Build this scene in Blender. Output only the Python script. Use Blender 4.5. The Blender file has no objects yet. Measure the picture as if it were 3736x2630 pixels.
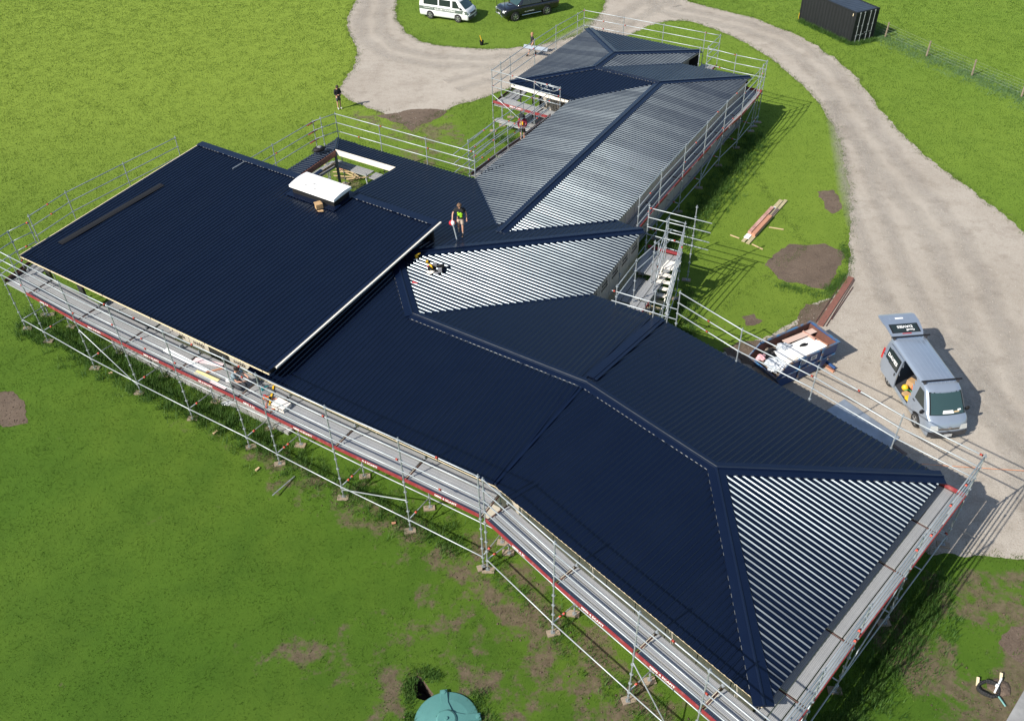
import bpy, bmesh, math, random
import numpy as np
from mathutils import Vector, Matrix, noise as mnoise
R = math.radians
random.seed(7)
rng = np.random.default_rng(11)
SC = bpy.context.scene
COL = SC.collection

# ---------------------------------------------------------------- camera, sky, sun, exposure
cam_d = bpy.data.cameras.new('camera'); cam = bpy.data.objects.new('camera', cam_d); COL.objects.link(cam)
_p, _r = R(40.39), R(-1.275)
_f = Vector((0, math.cos(_p), -math.sin(_p))); _x = Vector((1, 0, 0)); _u = Vector((0, math.sin(_p), math.cos(_p)))
_X = _x*math.cos(_r)+_u*math.sin(_r); _U = -_x*math.sin(_r)+_u*math.cos(_r)
M = Matrix((_X, _U, -_f)).transposed().to_4x4(); M.translation = (0, 0, 26.3)
cam.matrix_world = M
cam_d.sensor_width = 36; cam_d.lens = 30.92; cam_d.clip_start = .5; cam_d.clip_end = 3000
SC.camera = cam

SUN_AZ, SUN_EL = -147.0, 38.0           # direction towards the sun, counter-clockwise from +X
W = bpy.data.worlds.new('World'); SC.world = W; W.use_nodes = True
nt = W.node_tree; bg = nt.nodes['Background']
sky = nt.nodes.new('ShaderNodeTexSky'); sky.sky_type = 'NISHITA'; sky.sun_disc = False
sky.sun_elevation = R(SUN_EL); sky.sun_rotation = R(90-SUN_AZ)
sky.air_density = 1.0; sky.dust_density = 1.0; sky.ozone_density = 1.0
nt.links.new(sky.outputs[0], bg.inputs[0]); bg.inputs[1].default_value = .10
sl = bpy.data.lights.new('sun', 'SUN'); so = bpy.data.objects.new('sun', sl); COL.objects.link(so)
sl.energy = 4.6; sl.angle = R(.5); sl.color = (1, .95, .87)
sd = Vector((math.cos(R(SUN_AZ))*math.cos(R(SUN_EL)), math.sin(R(SUN_AZ))*math.cos(R(SUN_EL)), math.sin(R(SUN_EL))))
so.rotation_euler = sd.to_track_quat('Z', 'Y').to_euler(); so.location = sd*150
vs = SC.view_settings; vs.view_transform = 'Standard'; vs.look = 'None'; vs.gamma = 1; vs.exposure = 0.62
try: vs.use_curve_mapping = False
except Exception: pass

# ---------------------------------------------------------------- materials
def mat(name, col, rough=.6, metal=0., var=0., vscale=3., col2=None, bump=0., bscale=30., spec=.5, mixlo=.35, mixhi=.65, detail=6., coat=0., trans=0., alpha=1., stretch=None):
    m = bpy.data.materials.new(name); m.use_nodes = True
    n = m.node_tree; b = n.nodes['Principled BSDF']
    b.inputs['Base Color'].default_value = (*col, 1); b.inputs['Roughness'].default_value = rough; b.inputs['Metallic'].default_value = metal
    b.inputs['Specular IOR Level'].default_value = spec
    if coat: b.inputs['Coat Weight'].default_value = coat; b.inputs['Coat Roughness'].default_value = .08
    if trans: b.inputs['Transmission Weight'].default_value = trans
    if alpha < 1: b.inputs['Alpha'].default_value = alpha
    L = n.links.new
    if col2 or var or bump:
        tc = n.nodes.new('ShaderNodeTexCoord'); src = tc.outputs['Object']
        if stretch:
            mp = n.nodes.new('ShaderNodeMapping'); mp.inputs['Scale'].default_value = stretch; L(src, mp.inputs[0]); src = mp.outputs[0]
    if col2 or var:
        t = n.nodes.new('ShaderNodeTexNoise'); t.inputs['Scale'].default_value = vscale; t.inputs['Detail'].default_value = detail; t.inputs['Roughness'].default_value = .65; L(src, t.inputs['Vector'])
        rp = n.nodes.new('ShaderNodeMapRange'); rp.inputs['From Min'].default_value = mixlo; rp.inputs['From Max'].default_value = mixhi; L(t.outputs['Fac'], rp.inputs['Value'])
        mx = n.nodes.new('ShaderNodeMix'); mx.data_type = 'RGBA'
        c2 = col2 if col2 else tuple(c*(1-var) for c in col)
        mx.inputs[6].default_value = (*col, 1); mx.inputs[7].default_value = (*c2, 1)
        L(rp.outputs[0], mx.inputs[0]); L(mx.outputs[2], b.inputs['Base Color'])
    if bump:
        t2 = n.nodes.new('ShaderNodeTexNoise'); t2.inputs['Scale'].default_value = bscale; t2.inputs['Detail'].default_value = 4; L(src, t2.inputs['Vector'])
        bp = n.nodes.new('ShaderNodeBump'); bp.inputs['Strength'].default_value = bump; bp.inputs['Distance'].default_value = .02
        L(t2.outputs['Fac'], bp.inputs['Height']); L(bp.outputs[0], b.inputs['Normal'])
    return m

MT = {}
MT['galv'] = mat('galvanised_tube', (.40, .435, .45), .45, .45, var=.28, vscale=7)
MT['galv_dark'] = mat('weathered_tube', (.36, .39, .40), .5, .5, var=.3, vscale=9)
MT['deck'] = None
MT['red'] = mat('red_paint', (.22, .026, .032), .55, col2=(.33, .13, .12), vscale=4.5, mixlo=.52, mixhi=.8)
MT['red_bright'] = mat('orange_red_paint', (.48, .07, .045), .6)
MT['rust'] = mat('rusty_transom', (.12, .045, .035), .7, col2=(.05, .035, .03), vscale=8)
MT['white'] = mat('white_paint', (.8, .8, .78), .6)
MT['sole'] = mat('weathered_board', (.36, .28, .20), .85, col2=(.2, .16, .12), vscale=5, bump=.4, stretch=(1, 8, 1))
MT['cream'] = mat('primed_cream_timber', (.72, .60, .40), .6, var=.18, vscale=4)
MT['cream_pale'] = mat('primed_white_timber', (.80, .74, .64), .6, var=.1, vscale=4)
MT['redwood'] = mat('stained_red_timber', (.24, .10, .065), .65, col2=(.15, .065, .05), vscale=6, stretch=(1, 6, 1))
MT['panel'] = mat('barrier_plywood', (.42, .38, .32), .8, col2=(.35, .31, .26), vscale=2.2)
MT['panel_text'] = mat('black_print', (.035, .03, .028), .7)
MT['shadow_gap'] = mat('black_wrap', (.012, .012, .012), .8)
MT['slab'] = mat('bare_concrete', (.30, .30, .29), .85, col2=(.22, .22, .215), vscale=2, bump=.2, bscale=60)
MT['post'] = mat('dark_steel_post', (.05, .05, .05), .5)
MT['post_grey'] = mat('grey_steel_post', (.16, .18, .17), .5)
MT['black'] = mat('black_plastic', (.012, .012, .013), .6, spec=.25)
MT['rubber'] = mat('black_rubber', (.018, .018, .018), .8, bump=.3, bscale=80)
MT['glass'] = mat('dark_glass', (.02, .03, .03), .05, spec=.7)
MT['glass_teal'] = mat('windscreen_glass', (.03, .06, .06), .04, spec=.8)
MT['chrome'] = mat('bright_metal', (.7, .7, .7), .22, 1.)
MT['timber'] = mat('fresh_pine', (.56, .42, .24), .7, col2=(.44, .31, .17), vscale=3, stretch=(1, 9, 9))
MT['timber_pink'] = mat('pink_treated_timber', (.52, .25, .15), .7, col2=(.40, .19, .12), vscale=3, stretch=(1, 9, 9))
MT['timber_rose'] = mat('pale_rose_timber', (.55, .34, .27), .75, col2=(.33, .17, .13), vscale=2.6)
MT['timber_dark'] = mat('dark_wet_timber', (.12, .09, .08), .7)
MT['timber_grey'] = mat('grey_yellow_timber', (.45, .39, .23), .8, col2=(.33, .27, .15), vscale=2.6, stretch=(1, 8, 8))
MT['card'] = mat('cardboard', (.46, .29, .14), .85, var=.2)

def roof_mat(name, a, b, rough):
    m = bpy.data.materials.new(name); m.use_nodes = True; n = m.node_tree; L = n.links.new; p = n.nodes['Principled BSDF']
    tc = n.nodes.new('ShaderNodeTexCoord')
    t = n.nodes.new('ShaderNodeTexNoise'); t.inputs['Scale'].default_value = .9; t.inputs['Detail'].default_value = 8; L(tc.outputs['Object'], t.inputs['Vector'])
    mx = n.nodes.new('ShaderNodeMix'); mx.data_type = 'RGBA'; mx.inputs[6].default_value = (*a, 1); mx.inputs[7].default_value = (*b, 1); L(t.outputs['Fac'], mx.inputs[0])
    # pale scuffs and swarf, sparse
    v = n.nodes.new('ShaderNodeTexNoise'); v.inputs['Scale'].default_value = 5.5; v.inputs['Detail'].default_value = 9; v.inputs['Roughness'].default_value = .8; L(tc.outputs['Object'], v.inputs['Vector'])
    mr = n.nodes.new('ShaderNodeMapRange'); mr.inputs['From Min'].default_value = .655; mr.inputs['From Max'].default_value = .78; mr.inputs['To Max'].default_value = .4; L(v.outputs['Fac'], mr.inputs['Value'])
    mx2 = n.nodes.new('ShaderNodeMix'); mx2.data_type = 'RGBA'; mx2.inputs[7].default_value = (.16, .18, .20, 1); L(mx.outputs[2], mx2.inputs[6]); L(mr.outputs[0], mx2.inputs[0])
    L(mx2.outputs[2], p.inputs['Base Color'])
    oi = n.nodes.new('ShaderNodeObjectInfo'); av = n.nodes.new('ShaderNodeMath'); av.operation = 'ADD'; o5 = n.nodes.new('ShaderNodeMath'); o5.operation = 'MULTIPLY'; o5.inputs[1].default_value = .55; L(oi.outputs['Random'], o5.inputs[0]); L(t.outputs['Fac'], av.inputs[0]); L(o5.outputs[0], av.inputs[1])
    r = n.nodes.new('ShaderNodeMapRange'); r.inputs['From Min'].default_value = .25; r.inputs['From Max'].default_value = 1.3; r.inputs['To Min'].default_value = rough-.045; r.inputs['To Max'].default_value = rough+.055; L(av.outputs[0], r.inputs['Value']); L(r.outputs[0], p.inputs['Roughness'])
    wv = n.nodes.new('ShaderNodeTexNoise'); wv.inputs['Scale'].default_value = 1.6; wv.inputs['Detail'].default_value = 2; L(tc.outputs['Object'], wv.inputs['Vector']); bp = n.nodes.new('ShaderNodeBump'); bp.inputs['Strength'].default_value = .12; bp.inputs['Distance'].default_value = .03; L(wv.outputs['Fac'], bp.inputs['Height']); L(bp.outputs[0], p.inputs['Normal'])
    p.inputs['Specular IOR Level'].default_value = .55; p.inputs['Specular Tint'].default_value = (.78, .92, 1, 1)
    return m
MT['roof'] = roof_mat('dark_coated_roof_steel', (.0012, .0032, .013), (.0022, .0055, .018), .305)
MT['cap'] = roof_mat('dark_coated_flashing', (.0016, .0045, .018), (.003, .0075, .024), .30)

def deck_mat():
    m = mat('perforated_steel_plank', (.50, .51, .51), .5, .12)
    n = m.node_tree; L = n.links.new; p = n.nodes['Principled BSDF']
    tc = n.nodes.new('ShaderNodeTexCoord')
    w = n.nodes.new('ShaderNodeTexVoronoi'); w.inputs['Scale'].default_value = 22; w.inputs['Randomness'].default_value = .15; L(tc.outputs['Object'], w.inputs['Vector'])
    mr = n.nodes.new('ShaderNodeMapRange'); mr.inputs['From Min'].default_value = .25; mr.inputs['From Max'].default_value = .42; L(w.outputs['Distance'], mr.inputs['Value'])
    t = n.nodes.new('ShaderNodeTexNoise'); t.inputs['Scale'].default_value = 1.3; t.inputs['Detail'].default_value = 7; L(tc.outputs['Object'], t.inputs['Vector'])
    mx0 = n.nodes.new('ShaderNodeMix'); mx0.data_type = 'RGBA'; mx0.inputs[6].default_value = (.27, .275, .275, 1); mx0.inputs[7].default_value = (.41, .41, .40, 1); L(t.outputs['Fac'], mx0.inputs[0])
    mx = n.nodes.new('ShaderNodeMix'); mx.data_type = 'RGBA'; mx.inputs[6].default_value = (.20, .205, .21, 1); L(mr.outputs[0], mx.inputs[0]); L(mx0.outputs[2], mx.inputs[7])
    L(mx.outputs[2], p.inputs['Base Color'])
    return m
MT['deck'] = deck_mat()

GRASS_A, GRASS_B, GRASS_C, SOIL_A, SOIL_B = (.042, .104, .009), (.026, .074, .007), (.072, .128, .014), (.150, .112, .080), (.075, .054, .040)
def ground_mat(name, use_dirt):
    m = bpy.data.materials.new(name); m.use_nodes = True; n = m.node_tree; L = n.links.new; p = n.nodes['Principled BSDF']
    p.inputs['Roughness'].default_value = .95; p.inputs['Specular IOR Level'].default_value = .1
    g = n.nodes.new('ShaderNodeNewGeometry'); pos = g.outputs['Position']
    def nz(sc, det=5, ro=.6):
        t = n.nodes.new('ShaderNodeTexNoise'); t.inputs['Scale'].default_value = sc; t.inputs['Detail'].default_value = det; t.inputs['Roughness'].default_value = ro; L(pos, t.inputs['Vector']); return t.outputs['Fac']
    def rng_(v, a, b, c=0., d=1.):
        r = n.nodes.new('ShaderNodeMapRange'); r.inputs['From Min'].default_value = a; r.inputs['From Max'].default_value = b; r.inputs['To Min'].default_value = c; r.inputs['To Max'].default_value = d; L(v, r.inputs['Value']); return r.outputs[0]
    def mix(f, a, b):
        x = n.nodes.new('ShaderNodeMix'); x.data_type = 'RGBA'; L(f, x.inputs[0])
        for i, c in ((6, a), (7, b)):
            if isinstance(c, tuple): x.inputs[i].default_value = (*c, 1)
            else: L(c, x.inputs[i])
        return x.outputs[2]
    c = mix(rng_(nz(.09, 4), .36, .64), GRASS_A, GRASS_C)
    c = mix(rng_(nz(.42, 7, .7), .42, .70, 0, .85), c, GRASS_B)
    tn = n.nodes.new('ShaderNodeAttribute'); tn.attribute_name = 'tone'      # paler far field: haze and grazing-angle glow put into the grass colour
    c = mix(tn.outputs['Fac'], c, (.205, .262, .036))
    c = mix(rng_(nz(2.2, 7, .8), .48, .80, 0, .22), c, (.045, .098, .012))
    c = mix(rng_(nz(19, 6, .9), .50, .72, 0, .5), c, (.020, .055, .007))
    c = mix(rng_(nz(24, 5, .85), .55, .74, 0, .45), c, (.17, .24, .045))
    if use_dirt:
        at = n.nodes.new('ShaderNodeAttribute'); at.attribute_name = 'dirt'
        ad = n.nodes.new('ShaderNodeMath'); ad.operation = 'ADD'; L(at.outputs['Fac'], ad.inputs[0])
        a1 = rng_(nz(.9, 9, .72), .25, .75, -.55, .55); L(a1, ad.inputs[1])
        f = rng_(ad.outputs[0], .40, .62)
        s = mix(rng_(nz(3.5, 8, .75), .35, .65), SOIL_A, SOIL_B)
        s = mix(rng_(nz(26, 3, .8), .62, .74, 0, .7), s, (.30, .26, .21))
        s = mix(rng_(nz(5, 6, .8), .54, .66, 0, .8), s, (.07, .12, .02))
        c = mix(f, c, s)
    p.inputs['Sheen Weight'].default_value = .25; p.inputs['Sheen Roughness'].default_value = .5; p.inputs['Sheen Tint'].default_value = (.55, .8, .12, 1)
    L(c, p.inputs['Base Color'])
    b = n.nodes.new('ShaderNodeBump'); b.inputs['Strength'].default_value = .7; b.inputs['Distance'].default_value = .05
    L(nz(26, 5, .8), b.inputs['Height']); L(b.outputs[0], p.inputs['Normal'])
    return m
MT['ground'] = ground_mat('pasture_ground', True)
MT['lawn'] = ground_mat('mown_grass_ground', False)
def gravel_mat(name, A, B, C, D):
    m = bpy.data.materials.new(name); m.use_nodes = True; n = m.node_tree; L = n.links.new; p = n.nodes['Principled BSDF']
    p.inputs['Roughness'].default_value = .95; p.inputs['Specular IOR Level'].default_value = .15
    g = n.nodes.new('ShaderNodeNewGeometry'); pos = g.outputs['Position']
    def nz(sc, det, ro):
        t = n.nodes.new('ShaderNodeTexNoise'); t.inputs['Scale'].default_value = sc; t.inputs['Detail'].default_value = det; t.inputs['Roughness'].default_value = ro; L(pos, t.inputs['Vector']); return t.outputs['Fac']
    def mx(v, a, b, x, y, k=1.):
        r = n.nodes.new('ShaderNodeMapRange'); r.inputs['From Min'].default_value = a; r.inputs['From Max'].default_value = b; r.inputs['To Max'].default_value = k; L(v, r.inputs['Value'])
        q = n.nodes.new('ShaderNodeMix'); q.data_type = 'RGBA'; L(r.outputs[0], q.inputs[0])
        for i, c in ((6, x), (7, y)):
            if isinstance(c, tuple): q.inputs[i].default_value = (*c, 1)
            else: L(c, q.inputs[i])
        return q.outputs[2]
    c = mx(nz(.13, 6, .7), .36, .64, A, B)
    c = mx(nz(.55, 9, .78), .50, .70, c, C, .6)
    c = mx(nz(2.3, 8, .8), .50, .72, c, C, .5)
    c = mx(nz(16, 3, .8), .50, .66, c, C, .6)
    c = mx(nz(22, 3, .85), .58, .70, c, D, .75)
    L(c, p.inputs['Base Color'])
    b = n.nodes.new('ShaderNodeBump'); b.inputs['Strength'].default_value = .7; b.inputs['Distance'].default_value = .04; L(nz(20, 4, .8), b.inputs['Height']); L(b.outputs[0], p.inputs['Normal'])
    return m
MT['gravel'] = gravel_mat('compacted_gravel', (.43, .385, .325), (.36, .315, .26), (.20, .165, .13), (.62, .58, .52))
MT['soil'] = gravel_mat('bare_soil', (.165, .124, .092), (.120, .087, .063), (.060, .044, .034), (.27, .225, .18))

# ---------------------------------------------------------------- mesh helpers
class MB:
    def __init__(s): s.v = []; s.f = []; s.m = []
    def add(s, vs_, fs, mi=0):
        o = len(s.v); s.v += [tuple(v) for v in vs_]; s.f += [tuple(i+o for i in f) for f in fs]; s.m += [mi]*len(fs); return s
    def box(s, lo, hi, mi=0, M=None):
        x0, y0, z0 = lo; x1, y1, z1 = hi
        vv = [Vector(q) for q in ((x0,y0,z0),(x1,y0,z0),(x1,y1,z0),(x0,y1,z0),(x0,y0,z1),(x1,y0,z1),(x1,y1,z1),(x0,y1,z1))]
        if M is not None: vv = [M @ q for q in vv]
        return s.add(vv, [(0,3,2,1),(4,5,6,7),(0,1,5,4),(1,2,6,5),(2,3,7,6),(3,0,4,7)], mi)
    def obox(s, p, q, w, z0, z1, mi=0, off=0.):
        """box along plan segment p-q, width w centred on it (shifted off to the left), between z0 and z1"""
        p = Vector(p[:2]); q = Vector(q[:2]); d = (q-p).normalized(); nn = Vector((-d.y, d.x)); a = nn*(off-w/2); b = nn*(off+w/2)
        pts = [p+a, q+a, q+b, p+b]
        return s.add([(t.x, t.y, z0) for t in pts]+[(t.x, t.y, z1) for t in pts], [(0,3,2,1),(4,5,6,7),(0,1,5,4),(1,2,6,5),(2,3,7,6),(3,0,4,7)], mi)
    def tube(s, p, q, r, n=8, r2=None, mi=0, cap=True):
        p = Vector(p); q = Vector(q); r2 = r if r2 is None else r2
        d = (q-p); 
        if d.length < 1e-6: return s
        d.normalize(); a = d.orthogonal().normalized(); b = d.cross(a)
        vv = []
        for c, rr in ((p, r), (q, r2)):
            for i in range(n):
                t = 2*math.pi*i/n; vv.append(c+a*math.cos(t)*rr+b*math.sin(t)*rr)
        fs = [(i, (i+1) % n, n+(i+1) % n, n+i) for i in range(n)]
        if cap: fs += [tuple(range(n-1, -1, -1)), tuple(range(n, 2*n))]
        return s.add(vv, fs, mi)
    def path(s, pts, r, n=6, mi=0):
        for a, b in zip(pts, pts[1:]): s.tube(a, b, r, n, mi=mi)
        return s
    def lathe(s, prof, n=24, c=(0, 0, 0), mi=0, axis='z'):
        c = Vector(c); vv = []
        for r, z in prof:
            for i in range(n):
                t = 2*math.pi*i/n
                v = Vector((r*math.cos(t), r*math.sin(t), z))
                if axis == 'x': v = Vector((z, r*math.cos(t), r*math.sin(t)))
                if axis == 'y': v = Vector((r*math.cos(t), z, r*math.sin(t)))
                vv.append(c+v)
        k = len(prof); fs = []
        for j in range(k-1):
            for i in range(n): fs.append((j*n+i, j*n+(i+1) % n, (j+1)*n+(i+1) % n, (j+1)*n+i))
        fs += [tuple(range(n-1, -1, -1)), tuple(range((k-1)*n, k*n))]
        return s.add(vv, fs, mi)
    def ball(s, c, r, n=10, mi=0, sc=(1, 1, 1)):
        prof = []
        k = n//2+1
        vv = []; c = Vector(c)
        for j in range(k+1):
            ph = math.pi*j/k
            for i in range(n):
                t = 2*math.pi*i/n
                vv.append(c+Vector((math.sin(ph)*math.cos(t)*r*sc[0], math.sin(ph)*math.sin(t)*r*sc[1], -math.cos(ph)*r*sc[2])))
        fs = [(j*n+i, j*n+(i+1) % n, (j+1)*n+(i+1) % n, (j+1)*n+i) for j in range(k) for i in range(n)]
        return s.add(vv, fs, mi)
    def prism(s, pts, z0, z1, mi=0):
        n = len(pts)
        return s.add([(x, y, z0) for x, y in pts]+[(x, y, z1) for x, y in pts], [tuple(range(n-1, -1, -1)), tuple(range(n, 2*n))]+[(i, (i+1) % n, n+(i+1) % n, n+i) for i in range(n)], mi)
    def mesh(s, name, mats, smooth=False):
        me = bpy.data.meshes.new(name); me.from_pydata(s.v, [], s.f)
        for mm in (mats if isinstance(mats, (list, tuple)) else [mats]): me.materials.append(mm)
        if any(s.m): me.polygons.foreach_set('material_index', s.m)
        if smooth: me.polygons.foreach_set('use_smooth', [True]*len(s.f))
        me.update(); return me

def tag(o, label=None, cat=None, group=None, kind=None):
    if label: o['label'] = label
    if cat: o['category'] = cat
    if group: o['group'] = group
    if kind: o['kind'] = kind
    return o
def empty(name, loc=(0, 0, 0), rz=0., label=None, cat=None, group=None):
    o = bpy.data.objects.new(name, None); COL.objects.link(o); o.location = loc; o.rotation_euler = (0, 0, rz); o.empty_display_size = .2
    return tag(o, label, cat, group)
def basis(o):
    return Matrix.LocRotScale(o.location, o.rotation_euler, None)
def link(name, me, parent=None, world=False, mtx=None):
    o = bpy.data.objects.new(name, me); COL.objects.link(o)
    if mtx is not None: o.matrix_basis = mtx
    if parent is not None:
        o.parent = parent
        if world:
            root = parent
            if parent.parent is None: o.matrix_parent_inverse = basis(parent).inverted()
            else: o.matrix_parent_inverse = Matrix.Identity(4)
    return o
def obj(name, mb, m, parent=None, world=False, smooth=False, mtx=None):
    return link(name, mb.mesh(name, m, smooth), parent, world, mtx)
def copy_tree(o, parent=None):
    c = o.copy(); COL.objects.link(c)
    if parent is not None: c.parent = parent
    for ch in list(o.children): copy_tree(ch, c)
    return c
def bevel(o, w=.01, seg=2):
    md = o.modifiers.new('bevel', 'BEVEL'); md.width = w; md.segments = seg; md.limit_method = 'ANGLE'; md.angle_limit = R(40); return o
_txt = {}
def text_mesh(body, size, m, sx=1., ext=.0015):
    k = (body, size, m.name, sx)
    if k in _txt: return _txt[k]
    cu = bpy.data.curves.new('lettering', 'FONT'); cu.body = body; cu.size = size; cu.align_x = 'CENTER'; cu.align_y = 'CENTER'; cu.extrude = ext; cu.resolution_u = 2; cu.offset = size*.022
    t = bpy.data.objects.new('tmp', cu); COL.objects.link(t)
    dg = bpy.context.evaluated_depsgraph_get(); me = bpy.data.meshes.new_from_object(t.evaluated_get(dg))
    bpy.data.objects.remove(t); bpy.data.curves.remove(cu)
    for v in me.vertices: v.co.x *= sx
    me.materials.clear(); me.materials.append(m); me.name = 'lettering'
    _txt[k] = me; return me
def frame(o, x, z):
    """matrix with origin o, local X along x, local Z along z"""
    x = Vector(x).normalized(); z = Vector(z).normalized(); y = z.cross(x).normalized(); x = y.cross(z)
    Mx = Matrix((x, y, z)).transposed().to_4x4(); Mx.translation = o; return Mx

# ---------------------------------------------------------------- ground
def ragged(pts, step=.2, amp=.14, seed=1.0, closed=True):
    out = []; n = len(pts)
    for i in range(n if closed else n-1):
        a = Vector((*pts[i][:2], 0)); b = Vector((*pts[(i+1) % n][:2], 0)); k = max(1, int((b-a).length/step)) if (b-a).length < 40 else 1
        for j in range(k):
            p = a.lerp(b, j/k)
            if k > 1:
                w = mnoise.noise_vector((p.x*.9+seed, p.y*.9, seed))*amp*1.3+mnoise.noise_vector((p.x*3.7, p.y*3.7+seed, seed))*amp
                p = p+Vector((w.x, w.y, 0))
            out.append((p.x, p.y))
    return out
def smooth_poly(pts, it=1):
    for _ in range(it):
        o = []
        for a, b in zip(pts, pts[1:]): o += [(.75*a[0]+.25*b[0], .75*a[1]+.25*b[1]), (.25*a[0]+.75*b[0], .25*a[1]+.75*b[1])]
        pts = [pts[0]]+o+[pts[-1]]
    return pts
def sheet(name, pts, z, m, kind='structure', **kw):
    mb = MB(); mb.add([(x, y, z) for x, y in pts], [tuple(range(len(pts)))])
    me = mb.mesh(name, m)
    bm = bmesh.new(); bm.from_mesh(me); bmesh.ops.triangulate(bm, faces=bm.faces[:])
    for f in bm.faces:
        if f.normal.z < 0: f.normal_flip()
    bm.to_mesh(me); bm.free()
    o = link(name, me); o['kind'] = kind
    return o
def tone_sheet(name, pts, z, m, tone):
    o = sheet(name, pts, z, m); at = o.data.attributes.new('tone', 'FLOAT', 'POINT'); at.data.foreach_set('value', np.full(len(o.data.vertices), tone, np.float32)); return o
def seg_dist(x, y, a, b):
    ax, ay = a; bx, by = b; dx, dy = bx-ax, by-ay; L2 = dx*dx+dy*dy
    t = np.clip(((x-ax)*dx+(y-ay)*dy)/L2, 0, 1); return np.hypot(x-ax-t*dx, y-ay-t*dy)
def dirt_at(x, y):
    x = np.asarray(x, float); y = np.asarray(y, float)
    d = np.zeros_like(x)+.06
    for a, b, w, s in (((-1.2, 19.2), (7.2, 9.6), 1.8, .54), ((-9.5, 24.6), (-1.5, 19.4), 1.3, .47), ((-14, 27.5), (-9.5, 24.6), .8, .36),
                       ((-3.2, 17.2), (3.5, 10.5), 1.9, .42), ((-7.5, 16.5), (-4.2, 15.2), 1.1, .42), ((-4.6, 15.6), (-3.7, 12.6), .9, .46), ((-9.2, 16.3), (-7.4, 15.2), .8, .3),
                       ((12.2, 16.6), (14.6, 13.4), 1.5, .62), ((13.2, 17.7), (17.5, 18.0), 1.1, .50), ((15.0, 12.7), (17.4, 15.2), 1.5, .80), ((16, 17), (18, 16.5), 1.2, .56), ((11.2, 12.2), (10, 10.6), 1.0, .4), ((-11, 49), (-2.6, 43.6), 1.2, .46), ((-6, 52), (-1, 46), 2.4, .42), ((-3.2, 44), (-1.8, 47), .9, .6),
                       ((-8.5, 57.0), (-4.5, 54.0), 2.4, .5), ((8, 49), (13.8, 58), 1.2, .35), ((8, 36), (10, 31.5), 1.8, .5), ((14, 60.8), (16, 63.5), .9, .5),
                       ((-1.7, 69.7), (1.0, 70.9), .7, .5), ((5.2, 72.6), (7, 74), .8, .4)):
        d = np.maximum(d, s*np.clip(1.35-seg_dist(x, y, a, b)/w*.85, 0, 1))
    return d
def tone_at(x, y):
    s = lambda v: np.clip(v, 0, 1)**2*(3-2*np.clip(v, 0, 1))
    return .05+.72*s((y-27-np.clip(x+20, 0, 40)*.7)/38)*s((6-x)/16)+.20*s((x-8)/12)*s((y-30)/10)
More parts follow.
